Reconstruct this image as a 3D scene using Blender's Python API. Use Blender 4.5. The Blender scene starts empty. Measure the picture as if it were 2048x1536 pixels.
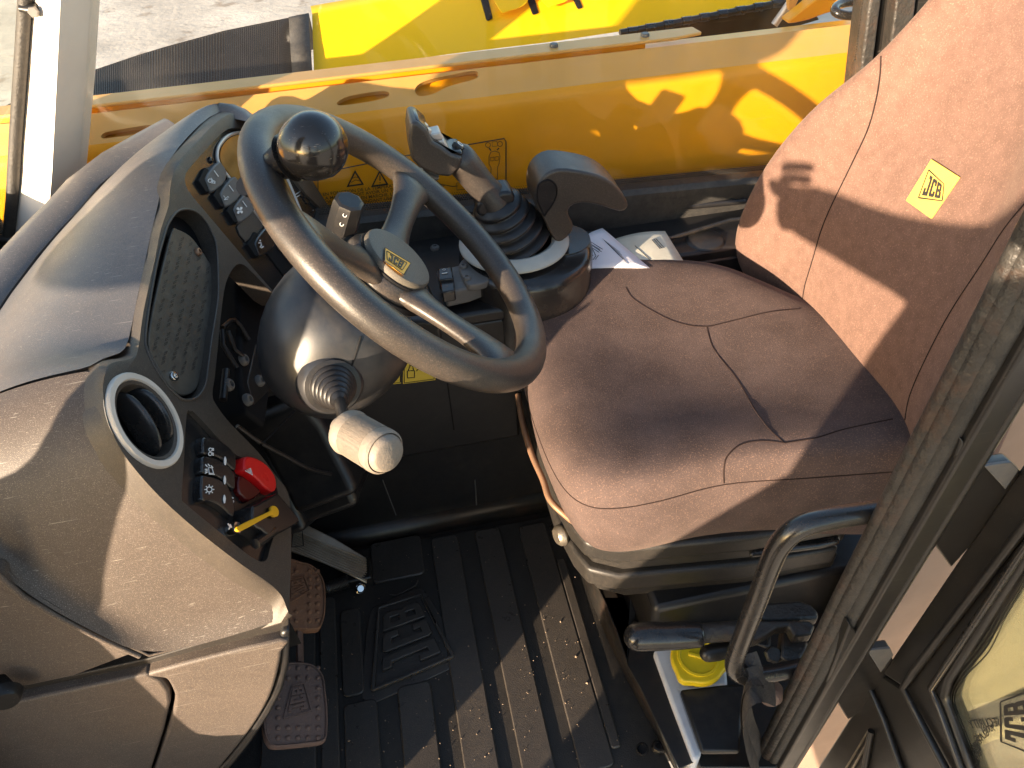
import bpy, bmesh, math, random
from mathutils import Vector, Matrix
from mathutils.geometry import tessellate_polygon
from mathutils.bvhtree import BVHTree
random.seed(7)
D = bpy.data
SC = bpy.context.scene
COL = SC.collection
rad = math.radians
V = Vector

# ------------------------------------------------------------------ camera
FPX = 1470.0                                   # focal length in pixels of a 2048 wide frame
CAMPOS = V((0, 0, 1.25))
RX = V((0.979, -0.166, 0.119)); RY = V((-0.201, -0.668, 0.716)); RZ = V((-0.040, -0.725, -0.688))
# columns of the matrix below: image right, image down, view direction in world space
right = V((RX[0], RY[0], RZ[0])).normalized()
fwd = V((RX[2], RY[2], RZ[2])).normalized()
down = fwd.cross(right).normalized(); right = down.cross(fwd).normalized()
cam_d = D.cameras.new('camera'); cam = D.objects.new('camera', cam_d); COL.objects.link(cam)
m = Matrix((right, -down, -fwd)).transposed().to_4x4(); m.translation = CAMPOS
cam.matrix_world = m
cam_d.sensor_width = 36; cam_d.lens = FPX / 2048 * 36
cam_d.clip_start = 0.02; cam_d.clip_end = 500
SC.camera = cam
# ------------------------------------------------------------------ light
SUN_AZ, SUN_EL = 40.5, 10.5                    # direction the light travels (from +X towards +Y), height
w = D.worlds.new("World"); SC.world = w; w.use_nodes = True
wn = w.node_tree; wn.nodes.clear()
sky = wn.nodes.new('ShaderNodeTexSky'); sky.sky_type = 'NISHITA'; sky.sun_disc = False
sky.sun_elevation = rad(SUN_EL); sky.sun_rotation = rad(270 - SUN_AZ); sky.air_density = 1.0; sky.dust_density = 1.5
bg = wn.nodes.new('ShaderNodeBackground'); bg.inputs[1].default_value = 0.12
wo = wn.nodes.new('ShaderNodeOutputWorld')
wn.links.new(sky.outputs[0], bg.inputs[0]); wn.links.new(bg.outputs[0], wo.inputs[0])
sl = D.lights.new('sun', 'SUN'); sl.energy = 5.0; sl.angle = rad(0.53); sl.color = (1.0, 0.79, 0.57)
so = D.objects.new('sun', sl); COL.objects.link(so)
LD = V((math.cos(rad(SUN_EL)) * math.cos(rad(SUN_AZ)), math.cos(rad(SUN_EL)) * math.sin(rad(SUN_AZ)), -math.sin(rad(SUN_EL))))
so.rotation_euler = LD.to_track_quat('-Z', 'Y').to_euler(); so.location = (-3, -3, 3)
SC.view_settings.view_transform = 'Standard'; SC.view_settings.look = 'None'
SC.view_settings.gamma = 1; SC.view_settings.exposure = 2.0

# ------------------------------------------------------------------ places
def ray(px, py):
    return (right * (px - 1024) + down * (py - 768) + fwd * FPX).normalized()
def pz(px, py, z):
    d = ray(px, py); return CAMPOS + d * ((z - CAMPOS.z) / d.z)
def ply(px, py, y):
    d = ray(px, py); return CAMPOS + d * (y / d.y)
def plx(px, py, x):
    d = ray(px, py); return CAMPOS + d * (x / d.x)
def pd(px, py, r): return CAMPOS + ray(px, py) * r
def pp(px, py, o, n, off=0.0):
    d = ray(px, py); return CAMPOS + d * ((o + n * off - CAMPOS).dot(n) / d.dot(n))
FN = V((.92, -.12, .37)).normalized(); FO = V((-.265, .55, .755))       # the instrument face
def F(px, py, off=0.0): return pp(px, py, FO, FN, off)
WC = V((.012, .71, .805)); WN = V((.714, -.016, .70)).normalized(); WU = V((0, 1, 0)) - WN * WN.y; WU.normalize(); WV = WN.cross(WU)
def W(px, py, off=0.0): return pp(px, py, WC, WN, off)

# ------------------------------------------------------------------ materials
MAT = {}
def nn(nt, t, **kw):
    n = nt.nodes.new(t)
    for k, v in kw.items(): setattr(n, k, v)
    return n
def mat(name, col, rough=.5, metal=0, spec=.5, bump=0, bscale=300, var=.12, vscale=8, dust=0, dustcol=(.45, .36, .27), dscale=60, speck=0, spcol=(.5, .42, .33), spscale=900,
        scratch=0, rust=0, coat=0, sheen=0, alpha=1, rvar=.1, emit=None):
    m = D.materials.new(name); m.use_nodes = True; nt = m.node_tree; L = nt.links
    b = nt.nodes['Principled BSDF']
    tc = nn(nt, 'ShaderNodeTexCoord'); co = tc.outputs['Object']
    def noise(s, d=4, r=.6):
        n = nn(nt, 'ShaderNodeTexNoise'); n.inputs['Scale'].default_value = s; n.inputs['Detail'].default_value = d; n.inputs['Roughness'].default_value = r
        L.new(co, n.inputs['Vector']); return n
    def ramp(src, a, bb):
        r = nn(nt, 'ShaderNodeMapRange'); r.inputs[1].default_value = a; r.inputs[2].default_value = bb; L.new(src, r.inputs[0]); return r.outputs[0]
    def mix(f, A, B, blend='MIX'):
        x = nn(nt, 'ShaderNodeMix'); x.data_type = 'RGBA'; x.blend_type = blend
        if isinstance(f, float): x.inputs[0].default_value = f
        else: L.new(f, x.inputs[0])
        for i, c in ((6, A), (7, B)):
            if isinstance(c, tuple): x.inputs[i].default_value = (*c[:3], 1)
            else: L.new(c, x.inputs[i])
        return x.outputs[2]
    def mul(a, k):
        x = nn(nt, 'ShaderNodeMath', operation='MULTIPLY'); L.new(a, x.inputs[0])
        if isinstance(k, (float, int)): x.inputs[1].default_value = k
        else: L.new(k, x.inputs[1])
        return x.outputs[0]
    n1 = noise(vscale)
    dk = tuple(c * (1 - var * 1.6) for c in col); lt = tuple(min(1, c * (1 + var * 1.6)) for c in col)
    c = mix(ramp(n1.outputs[0], .3, .7), dk, lt)
    if speck:
        n = noise(spscale, 2, .5); c = mix(mul(ramp(n.outputs[0], .56, .72), float(speck)), c, spcol)
    if dust:
        n = noise(dscale, 6, .7); n2 = noise(vscale * .6, 3)
        f = mul(mul(ramp(n.outputs[0], .35, .75), ramp(n2.outputs[0], .3, .7)), float(dust)); c = mix(f, c, dustcol)
    if scratch:
        for ang, s in ((.4, 1), (2.2, 1.4)):
            mp = nn(nt, 'ShaderNodeMapping'); mp.inputs['Rotation'].default_value = (ang, ang * .7, ang); mp.inputs['Scale'].default_value = (9 * s, 600 * s, 600 * s)
            L.new(co, mp.inputs[0]); n = nn(nt, 'ShaderNodeTexNoise'); n.inputs['Scale'].default_value = 1; n.inputs['Detail'].default_value = 1; L.new(mp.outputs[0], n.inputs['Vector'])
            c = mix(mul(ramp(n.outputs[0], .72, .80), float(scratch)), c, (.5, .46, .4))
    if rust:
        n = noise(25, 6, .75); c = mix(mul(ramp(n.outputs[0], .48, .62), float(rust)), c, (.16, .06, .025))
    L.new(c, b.inputs['Base Color'])
    rn = noise(vscale * 5, 3); rr = nn(nt, 'ShaderNodeMapRange'); rr.inputs[3].default_value = max(0.02, rough - rvar); rr.inputs[4].default_value = min(1, rough + rvar); L.new(rn.outputs[0], rr.inputs[0]); L.new(rr.outputs[0], b.inputs['Roughness'])
    b.inputs['Metallic'].default_value = metal; b.inputs['Specular IOR Level'].default_value = spec
    b.inputs['Coat Weight'].default_value = coat; b.inputs['Coat Roughness'].default_value = .08
    if sheen: b.inputs['Sheen Weight'].default_value = sheen; b.inputs['Sheen Roughness'].default_value = .4; b.inputs['Sheen Tint'].default_value = (1, .75, .6, 1)
    if bump:
        n = noise(bscale, 3, .6); bm = nn(nt, 'ShaderNodeBump'); bm.inputs['Strength'].default_value = bump; bm.inputs['Distance'].default_value = .6 / bscale
        L.new(n.outputs[0], bm.inputs['Height']); L.new(bm.outputs[0], b.inputs['Normal'])
    MAT[name] = m; return m
dash_m = mat('dash_plastic', (.088, .088, .094), .42, bump=.35, bscale=900, dust=.35, dscale=160, speck=.35, spscale=1300, scratch=.5, var=.08, dustcol=(.26, .21, .17))
side_m = mat('side_plastic', (.064, .050, .042), .55, bump=.35, bscale=900, dust=.3, dscale=160, speck=.4, spscale=1300, scratch=.35, var=.05, dustcol=(.18, .135, .105))
face_m = mat('face_plastic', (.045, .036, .029), .5, bump=.5, bscale=1100, dust=.2, dscale=150, speck=.2, spscale=1500, var=.06, dustcol=(.2, .16, .11))
black_m = mat('black_plastic', (.009, .009, .010), .38, bump=.2, bscale=900, dust=.05, var=.1)
shroud_m = mat('shroud_plastic', (.014, .0165, .021), .36, bump=.15, bscale=1000, dust=.1, var=.05, spec=.6)
gloss_m = mat('gloss_black', (.012, .012, .013), .22, dust=.06, spec=.6)
pit_m = mat('pit_black', (.006, .006, .007), .7, spec=.2)
wheel_m = mat('wheel_rubber', (.024, .021, .019), .40, bump=.25, bscale=700, dust=.45, dscale=500, dustcol=(.17, .12, .085), speck=.12, spec=.6, rvar=.12)
knob_m = mat('knob_gloss', (.014, .013, .013), .17, dust=.15, dscale=120, dustcol=(.12, .1, .08), spec=.6, scratch=.2)
hub_m = mat('hub_pad', (.10, .088, .07), .55, bump=.6, bscale=1100, speck=.3, spscale=1500)
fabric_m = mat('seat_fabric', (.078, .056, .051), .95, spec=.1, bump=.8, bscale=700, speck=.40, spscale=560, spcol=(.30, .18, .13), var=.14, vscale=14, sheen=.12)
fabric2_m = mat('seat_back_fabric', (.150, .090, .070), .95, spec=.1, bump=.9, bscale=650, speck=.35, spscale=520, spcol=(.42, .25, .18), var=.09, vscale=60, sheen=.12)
seam_m = mat('seam_thread', (.025, .016, .014), .9, spec=.1)
yellow_m = mat('loader_yellow', (.82, .345, .002), .38, dust=.08, dustcol=(.5, .34, .2), dscale=20, var=.03, coat=.05, spec=.4, scratch=.12, vscale=3)
yskylit_m = mat('loader_yellow_skylit', (.70, .36, .08), .45, dust=.35, dustcol=(.5, .34, .2), dscale=25, var=.05, vscale=4, scratch=.15)  # loader yellow desaturated to paint the sky reflection on the boom's upward faces
hood_m = mat('hood_yellow', (.92, .52, .002), .6, dust=.03, var=.02, vscale=2, spec=.15)
mesh_m = mat('grille_black', (.085, .072, .055), .7, dust=.3, var=.1)
white_m = mat('white_paint', (.78, .72, .64), .42, dust=.12, dustcol=(.5, .45, .38), var=.02, scratch=.06)
rubber_m = mat('seal_rubber', (.02, .019, .018), .6, bump=.5, bscale=250, dust=.3, dustcol=(.18, .16, .13))
frame_m = mat('frame_black', (.014, .013, .012), .33, dust=.25, dscale=30, dustcol=(.07, .055, .045), scratch=.15, spec=.5)
worn_m = mat('worn_frame', (.028, .025, .022), .45, dust=.6, dscale=55, dustcol=(.075, .070, .062), rust=.15, bump=.5, bscale=120)
pipe_m = mat('black_pipe', (.016, .014, .013), .26, dust=.2, dscale=80, dustcol=(.09, .07, .05), spec=.7)
mat_m = mat('mat_rubber', (.042, .037, .033), .33, bump=.35, bscale=500, dust=.55, dscale=110, dustcol=(.10, .08, .06), speck=.1, rvar=.15)
mat_low = mat('mat_rubber_low', (.024, .021, .018), .5, bump=.5, bscale=500, dust=.3, dscale=90, dustcol=(.09, .07, .05))
floor_m = mat('floor_paint', (.012, .0115, .011), .40, dust=.3, dscale=70, dustcol=(.09, .07, .05), rust=.1)
pedal_m = mat('pedal_rubber', (.14, .088, .070), .6, bump=.6, bscale=350, dust=.6, dscale=80, dustcol=(.2, .12, .085))
pedalrust_m = mat('pedal_rust', (.24, .11, .055), .7, bump=.8, bscale=200, dust=.5, dscale=60, dustcol=(.32, .17, .09), rust=.3)
steel_m = mat('worn_steel', (.42, .36, .28), .32, metal=.85, dust=.5, dscale=40, dustcol=(.10, .07, .045), scratch=.6, bump=.2)
silver_m = mat('silver_trim', (.55, .50, .44), .35, metal=.35, dust=.1)
vent_m = mat('vent_ring', (.62, .56, .48), .5, dust=.15, bump=.2, bscale=400)
chrome_m = mat('chrome', (.75, .72, .68), .15, metal=1, dust=.1)
lgrey_m = mat('light_grey', (.36, .38, .36), .42, dust=.15, dscale=70)
grey_m = mat('dark_grey', (.10, .10, .10), .5, dust=.25)
red_m = mat('red_plastic', (.75, .012, .012), .3)
dred_m = mat('dark_red_plastic', (.10, .006, .006), .25)
refl_amber_m = mat('boom_reflection_amber', (.30, .155, .04), .12, var=.2, vscale=14, spec=.7)  # amber base colour paints in the yellow boom's reflection on the display
mpocket_m = mat('pocket_mat', (.070, .060, .048), .42, bump=.3, bscale=800, dust=.25, scratch=.1, var=.15)
mprint_m = mat('pocket_mat_print', (.030, .026, .022), .5)
lever_m = mat('yellow_lever', (.80, .42, .01), .4)
icon_m = mat('icon_white', (.8, .8, .78), .5, var=.02)
badge_m = mat('badge_yellow', (.85, .42, .03), .4, var=.03)
tag_m = mat('cloth_tag_yellow', (.58, .38, .07), .8, bump=.6, bscale=700)
decal_m = mat('decal_yellow', (.72, .50, .05), .45, var=.04)
ink_m = mat('black_ink', (.02, .018, .015), .5)
inkb_m = mat('brown_ink', (.16, .075, .008), .5, var=.3, vscale=60)
paper_m = mat('paper', (.74, .73, .78), .7, var=.03)
booklet_m = mat('booklet', (.60, .58, .48), .65, dust=.5, dustcol=(.22, .15, .09), dscale=25)
tank_m = mat('tank_white', (.66, .68, .72), .45, dust=.3, dscale=70, dustcol=(.3, .28, .25))
cap_m = mat('cap_yellow', (.88, .62, .01), .42, dust=.35, dustcol=(.35, .28, .03), dscale=70)
belt_m = mat('belt_webbing', (.035, .030, .028), .8, bump=.8, bscale=400, dust=.3)
copper_m = mat('worn_bar', (.30, .17, .10), .4, metal=.5, dust=.3)
base_m = mat('seat_base', (.014, .013, .012), .42, dust=.2, dscale=110, dustcol=(.16, .13, .10), speck=.1)
sand_m = mat('beige_body_paint', (.27, .18, .13), .7, var=.08)

def ground_mat():
    m = D.materials.new('pale_concrete_ground'); m.use_nodes = True; nt = m.node_tree; L = nt.links; b = nt.nodes['Principled BSDF']
    tc = nn(nt, 'ShaderNodeTexCoord')
    def nz(s, d, r=.6):
        n = nn(nt, 'ShaderNodeTexNoise'); n.inputs['Scale'].default_value = s; n.inputs['Detail'].default_value = d; n.inputs['Roughness'].default_value = r; L.new(tc.outputs['Object'], n.inputs['Vector']); return n
    r1 = nn(nt, 'ShaderNodeValToRGB'); L.new(nz(1.3, 8, .65).outputs[0], r1.inputs[0])
    r1.color_ramp.elements[0].position = .35; r1.color_ramp.elements[0].color = (.40, .36, .31, 1); r1.color_ramp.elements[1].position = .68; r1.color_ramp.elements[1].color = (.62, .56, .48, 1)
    r2 = nn(nt, 'ShaderNodeMapRange'); r2.inputs[1].default_value = .58; r2.inputs[2].default_value = .68; L.new(nz(4.2, 5).outputs[0], r2.inputs[0])
    x = nn(nt, 'ShaderNodeMix'); x.data_type = 'RGBA'; L.new(r2.outputs[0], x.inputs[0]); L.new(r1.outputs[0], x.inputs[6]); x.inputs[7].default_value = (.30, .25, .20, 1)
    L.new(x.outputs[2], b.inputs['Base Color']); b.inputs['Roughness'].default_value = .9
    bm = nn(nt, 'ShaderNodeBump'); bm.inputs['Strength'].default_value = .35; bm.inputs['Distance'].default_value = .02; L.new(nz(14, 6).outputs[0], bm.inputs['Height']); L.new(bm.outputs[0], b.inputs['Normal'])
    return m
def glass_mat(name, tint, refl, haze, hazecol):
    m = D.materials.new(name); m.use_nodes = True; nt = m.node_tree; L = nt.links; nt.nodes.clear()
    o = nn(nt, 'ShaderNodeOutputMaterial'); t = nn(nt, 'ShaderNodeBsdfTransparent'); t.inputs[0].default_value = (*tint, 1)
    g = nn(nt, 'ShaderNodeBsdfGlossy'); g.inputs['Roughness'].default_value = .01
    d = nn(nt, 'ShaderNodeBsdfDiffuse'); d.inputs[0].default_value = (*hazecol, 1)
    tc = nn(nt, 'ShaderNodeTexCoord'); n = nn(nt, 'ShaderNodeTexNoise'); n.inputs['Scale'].default_value = 5; n.inputs['Detail'].default_value = 5; L.new(tc.outputs['Object'], n.inputs['Vector'])
    mr = nn(nt, 'ShaderNodeMapRange'); mr.inputs[1].default_value = .3; mr.inputs[2].default_value = .75; mr.inputs[3].default_value = haze * .4; mr.inputs[4].default_value = haze * 1.6; L.new(n.outputs[0], mr.inputs[0])
    m1 = nn(nt, 'ShaderNodeMixShader'); L.new(mr.outputs[0], m1.inputs[0]); L.new(t.outputs[0], m1.inputs[1]); L.new(d.outputs[0], m1.inputs[2])
    fr = nn(nt, 'ShaderNodeFresnel'); fr.inputs[0].default_value = 1.45; mm = nn(nt, 'ShaderNodeMath', operation='MULTIPLY'); mm.inputs[1].default_value = refl; L.new(fr.outputs[0], mm.inputs[0])
    m2 = nn(nt, 'ShaderNodeMixShader'); L.new(mm.outputs[0], m2.inputs[0]); L.new(m1.outputs[0], m2.inputs[1]); L.new(g.outputs[0], m2.inputs[2]); L.new(m2.outputs[0], o.inputs[0]); return m
glass_m = glass_mat('window_glass', (.97, .97, .96), .35, .006, (.7, .6, .5))
wglass_m = glass_mat('windscreen_glass', (.93, .96, .93), 1.0, .05, (.8, .75, .65))
dglass_m = glass_mat('door_glass', (.95, .94, .82), .8, .10, (.8, .75, .5))

# ------------------------------------------------------------------ builders
def org(o):
    p = V((0, 0, 0))
    while o is not None: p += o.location; o = o.parent
    return p
def link(name, me, m, parent, smooth=40, kind=None):
    o = D.objects.new(name, me); COL.objects.link(o)
    if m is not None: me.materials.append(m)
    if parent is not None:
        q = org(parent); me.transform(Matrix.Translation(-q)); o.parent = parent
    if smooth:
        me.polygons.foreach_set('use_smooth', [True] * len(me.polygons)); me.set_sharp_from_angle(angle=rad(smooth))
    if kind: o['kind'] = kind
    return o
def bev(o, w, seg=2, ang=35):
    b = o.modifiers.new('bevel', 'BEVEL'); b.width = w; b.segments = seg; b.limit_method = 'ANGLE'; b.angle_limit = rad(ang); b.harden_normals = False; return o
def sub(o, l=2):
    s = o.modifiers.new('subsurf', 'SUBSURF'); s.levels = l; s.render_levels = l; return o
def pyd(name, vs, fs, m, parent=None, smooth=40, kind=None, fix=True):
    me = D.meshes.new(name); me.from_pydata([tuple(v) for v in vs], [], fs); me.update()
    if fix:
        bm = bmesh.new(); bm.from_mesh(me); bmesh.ops.recalc_face_normals(bm, faces=bm.faces); bm.to_mesh(me); bm.free()
    return link(name, me, m, parent, smooth, kind)
def thing(name, label, cat, loc=(0, 0, 0), group=None):
    o = D.objects.new(name, None); COL.objects.link(o); o.location = loc; o.empty_display_size = .05
    o['label'] = label; o['category'] = cat
    if group: o['group'] = group
    return o
def tag(o, label, cat, group=None):
    o['label'] = label; o['category'] = cat
    if group: o['group'] = group
    return o
def cr(pts, n=6, closed=True):
    pts = [V(p) for p in pts]; N = len(pts); out = []
    rng = range(N) if closed else range(N - 1)
    for i in rng:
        if closed: a, b, c, d = pts[i - 1], pts[i], pts[(i + 1) % N], pts[(i + 2) % N]
        else: a, b, c, d = pts[max(i - 1, 0)], pts[i], pts[i + 1], pts[min(i + 2, N - 1)]
        for k in range(n):
            t = k / n
            out.append(.5 * ((2 * b) + (c - a) * t + (2 * a - 5 * b + 4 * c - d) * t * t + (3 * b - a - 3 * c + d) * t ** 3))
    if not closed: out.append(pts[-1])
    return out
def plate(name, loops, off, m, parent=None, bevel=0, seg=2, smooth=40, kind=None):
    """flat outline (first loop) with holes (further loops), thickened by the vector off"""
    loops = [[V(p) for p in l] for l in loops]; off = V(off)
    if len(loops) == 1:
        n = len(loops[0]); vs = loops[0] + [p + off for p in loops[0]]
        fs = [tuple(range(n)), tuple(range(2 * n - 1, n - 1, -1))] + [(i, (i + 1) % n, n + (i + 1) % n, n + i) for i in range(n)]
    else:
        tr = tessellate_polygon(loops); flat = [p for l in loops for p in l]; n = len(flat); vs = flat + [p + off for p in flat]
        fs = [tuple(t) for t in tr] + [tuple(n + i for i in reversed(t)) for t in tr]; k = 0
        for l in loops:
            q = len(l); fs += [(k + i, k + (i + 1) % q, n + k + (i + 1) % q, n + k + i) for i in range(q)]; k += q
    o = pyd(name, vs, fs, m, parent, smooth, kind)
    if bevel: bev(o, bevel, seg)
    return o
def box(name, c, s, m, parent=None, bevel=.003, rot=None, kind=None, seg=2):
    c = V(c); R = rot or Matrix.Identity(3)
    vs = [c + R @ V((x * s[0] / 2, y * s[1] / 2, z * s[2] / 2)) for x in (-1, 1) for y in (-1, 1) for z in (-1, 1)]
    fs = [(0, 1, 3, 2), (4, 6, 7, 5), (0, 4, 5, 1), (2, 3, 7, 6), (0, 2, 6, 4), (1, 5, 7, 3)]
    o = pyd(name, vs, fs, m, parent, 40, kind)
    if bevel: bev(o, bevel, seg)
    return o
def basis(d):
    d = V(d).normalized(); a = V((0, 0, 1)) if abs(d.z) < .9 else V((1, 0, 0)); u = a.cross(d).normalized(); return u, d.cross(u), d
def tube_geo(pts, rs, seg=14, closed=False, flat=1.0, up=None, cap=True):
    pts = [V(p) for p in pts]; N = len(pts)
    if not hasattr(rs, '__len__'): rs = [rs] * N
    vs = []; fs = []; u = None
    for i in range(N):
        if closed: t = pts[(i + 1) % N] - pts[i - 1]
        else: t = pts[min(i + 1, N - 1)] - pts[max(i - 1, 0)]
        t.normalize()
        if up is not None: u = V(up) - t * V(up).dot(t); u.normalize()
        elif u is None: u = basis(t)[0]
        else: u = (u - t * u.dot(t)).normalized()
        v = t.cross(u)
        r = rs[i]; ra, rb = (r, r * flat) if not isinstance(r, tuple) else r
        for k in range(seg):
            a = 2 * math.pi * k / seg; vs.append(pts[i] + u * (math.cos(a) * ra) + v * (math.sin(a) * rb))
    M = N if closed else N - 1
    for i in range(M):
        for k in range(seg):
            a = i * seg + k; b = i * seg + (k + 1) % seg; j = ((i + 1) % N) * seg
            fs.append((a, b, j + (k + 1) % seg, j + k))
    if not closed and cap: fs.append(tuple(range(seg - 1, -1, -1))); fs.append(tuple((N - 1) * seg + k for k in range(seg)))
    return vs, fs
def tube(name, pts, rs, m, parent=None, seg=14, closed=False, flat=1.0, up=None, smooth=60, kind=None):
    vs, fs = tube_geo(pts, rs, seg, closed, flat, up); return pyd(name, vs, fs, m, parent, smooth, kind)
def rr_cap(pts, rs, k=4):
    """add hemispherical ends to a tube path"""
    pts = [V(p) for p in pts]; rs = list(rs) if hasattr(rs, '__len__') else [rs] * len(pts)
    a = (pts[0] - pts[1]).normalized(); b = (pts[-1] - pts[-2]).normalized(); A = []; B = []; ra = []; rb = []
    for i in range(k, 0, -1):
        t = i / k * math.pi / 2 * .97; A.append(pts[0] + a * rs[0] * math.sin(t)); ra.append(rs[0] * math.cos(t))
    for i in range(1, k + 1):
        t = i / k * math.pi / 2 * .97; B.append(pts[-1] + b * rs[-1] * math.sin(t)); rb.append(rs[-1] * math.cos(t))
    return A + pts + B, ra + rs + rb
def lathe(name, prof, o, d, m, parent=None, seg=32, smooth=40, ell=(1, 1), up=None, cap=True):
    """prof: (radius, height) pairs along axis d from origin o"""
    o = V(o); u, v, d = basis(d)
    if up is not None: u = (V(up) - d * V(up).dot(d)).normalized(); v = d.cross(u)
    vs = []; fs = []; N = len(prof)
    for r, h in prof:
        for k in range(seg):
            a = 2 * math.pi * k / seg; vs.append(o + d * h + u * (r * ell[0] * math.cos(a)) + v * (r * ell[1] * math.sin(a)))
    for i in range(N - 1):
        for k in range(seg): fs.append((i * seg + k, i * seg + (k + 1) % seg, (i + 1) * seg + (k + 1) % seg, (i + 1) * seg + k))
    if cap and prof[0][0] > 1e-5: fs.append(tuple(range(seg - 1, -1, -1)))
    if cap and prof[-1][0] > 1e-5: fs.append(tuple((N - 1) * seg + k for k in range(seg)))
    me = D.meshes.new(name); me.from_pydata([tuple(p) for p in vs], [], fs)
    bm = bmesh.new(); bm.from_mesh(me); bmesh.ops.remove_doubles(bm, verts=bm.verts, dist=1e-6); bmesh.ops.recalc_face_normals(bm, faces=bm.faces); bm.to_mesh(me); bm.free()
    return link(name, me, m, parent, smooth)
def grid(name, rows, m, parent=None, thick=0, smooth=60, subl=0, kind=None):
    """rows of equal length of 3D points"""
    R = len(rows); Cn = len(rows[0]); vs = [p for r in rows for p in r]
    fs = [(i * Cn + j, i * Cn + j + 1, (i + 1) * Cn + j + 1, (i + 1) * Cn + j) for i in range(R - 1) for j in range(Cn - 1)]
    o = pyd(name, vs, fs, m, parent, smooth, kind, fix=False)
    if thick: s = o.modifiers.new('solid', 'SOLIDIFY'); s.thickness = thick; s.offset = -1
    if subl: sub(o, subl)
    return o
def circ(o, d, r, n=32, ell=1, up=None):
    u, v, d = basis(d)
    if up is not None: u = (V(up) - d * V(up).dot(d)).normalized(); v = d.cross(u)
    return [V(o) + u * (r * math.cos(2 * math.pi * k / n)) + v * (r * ell * math.sin(2 * math.pi * k / n)) for k in range(n)]
def bil(q, x, y): return (q[0] * (1 - x) + q[1] * x) * (1 - y) + (q[3] * (1 - x) + q[2] * x) * y
LJ = [[(0, 0), (3.3, 0), (3.3, 7), (1, 7), (1, 5.8), (2, 5.8), (2, 1.3), (1.2, 1.3), (1.2, 2.5), (0, 2.5)]]
LC = [[(.5, 0), (3, 0), (3.5, .5), (3.5, 2.4), (2.3, 2.4), (2.3, 1.3), (1.3, 1.3), (1.3, 5.7), (2.3, 5.7), (2.3, 4.6), (3.5, 4.6), (3.5, 6.5), (3, 7), (.5, 7), (0, 6.5), (0, .5)]]
LB = [[(0, 0), (3, 0), (3.5, .5), (3.5, 3), (3.1, 3.5), (3.5, 4), (3.5, 6.5), (3, 7), (0, 7)], [(1.2, 1.3), (1.2, 2.9), (2.3, 2.9), (2.3, 1.3)], [(1.2, 4.1), (1.2, 5.7), (2.3, 5.7), (2.3, 4.1)]]
def emblem(q, mt, parent, h, border=True, off=0.0, lab=None, plain=False):
    """three block letters in a tapering frame; q = corners left-bottom, right-bottom, right-top, left-top"""
    q = [V(p) for p in q]; n = (q[1] - q[0]).cross(q[3] - q[0]).normalized(); q = [p + n * off for p in q]; vs = []; fs = []
    def add(loops):
        tr = tessellate_polygon(loops); flat = [p for l in loops for p in l]; k0 = len(vs); N = len(flat)
        vs.extend(flat); vs.extend([p + n * h for p in flat])
        for t in tr: fs.append(tuple(k0 + i for i in t)); fs.append(tuple(k0 + N + i for i in reversed(t)))
        k = k0
        for l in loops:
            c = len(l)
            for i in range(c): fs.append((k + i, k + (i + 1) % c, N + k + (i + 1) % c, N + k + i))
            k += c
    a, b = (.12, .13) if border else (0, 0)
    for i, Ls in enumerate((LJ, LC, LB)):
        add([[bil(q, a + (1 - 2 * a) * (i * 4.1 + x) / 11.7, b + (1 - 2 * b) * y / 7) for x, y in l] for l in Ls])
    if border:
        t = .035; tt = .05
        add([[bil(q, x, y) for x, y in ((0, .03), (.03, 0), (.97, 0), (1, .05), (1, .95), (.97, 1), (.03, 1), (0, .97))], [bil(q, x, y) for x, y in ((t, tt), (1 - t, tt), (1 - t, 1 - tt), (t, 1 - tt))]])
    return pyd('logo' if not plain else 'print', vs, fs, mt, parent, 30)
def text(body, o, xd, yd, size, mt, parent, ext=.0003, name='lettering', bold=0.0, align='LEFT', width=1.0):
    cu = D.curves.new('t', 'FONT'); cu.body = body; cu.size = size; cu.extrude = ext; cu.offset = bold * size; cu.align_x = align; cu.resolution_u = 2
    to = D.objects.new('t', cu); COL.objects.link(to); bpy.context.view_layer.update()
    me = D.meshes.new_from_object(to); D.objects.remove(to); D.curves.remove(cu)
    xd = V(xd).normalized(); yd = V(yd); yd = (yd - xd * yd.dot(xd)).normalized(); zd = xd.cross(yd)
    M = Matrix((xd * width, yd, zd)).transposed().to_4x4(); M.translation = V(o) + zd * (ext * 1.05)
    me.transform(M); me.name = name
    return link(name, me, mt, parent, 0)
_bv = {}
def bvh(o):
    if o.name not in _bv:
        bpy.context.view_layer.update(); dg = bpy.context.evaluated_depsgraph_get(); _bv[o.name] = (BVHTree.FromObject(o, dg), o.matrix_world.copy())
    return _bv[o.name]
def on(o, px, py, off=0.0):
    t, M = bvh(o); Mi = M.inverted(); h = t.ray_cast(Mi @ CAMPOS, Mi.to_3x3() @ ray(px, py))
    if h[0] is None: return None
    n = h[1]
    if n.dot(ray(px, py)) > 0: n = -n
    return M @ h[0] + n * off
def line_on(name, o, pts, r, mt, parent, n=8, off=0.0, closed=False):
    q = cr([V((x, y, 0)) for x, y in pts], n, closed); P = [on(o, p.x, p.y, off) for p in q]; P = [p for p in P if p is not None]
    return tube(name, P, r, mt, parent, 6, closed)
def screw(p, n, r, parent, mt=None, name='screw'):
    return lathe(name, [(0, -.001), (r, -.001), (r, r * .3), (r * .75, r * .65), (r * .45, r * .7), (r * .42, r * .3), (0, r * .3)], p, n, mt or frame_m, parent, 14)
# ================================================================== SETTING
g = plate('ground', [[(-40, -40, -.9), (40, -40, -.9), (40, 60, -.9), (-40, 60, -.9)]], (0, 0, -.2), ground_mat(), None, smooth=0); g['kind'] = 'structure'

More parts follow.
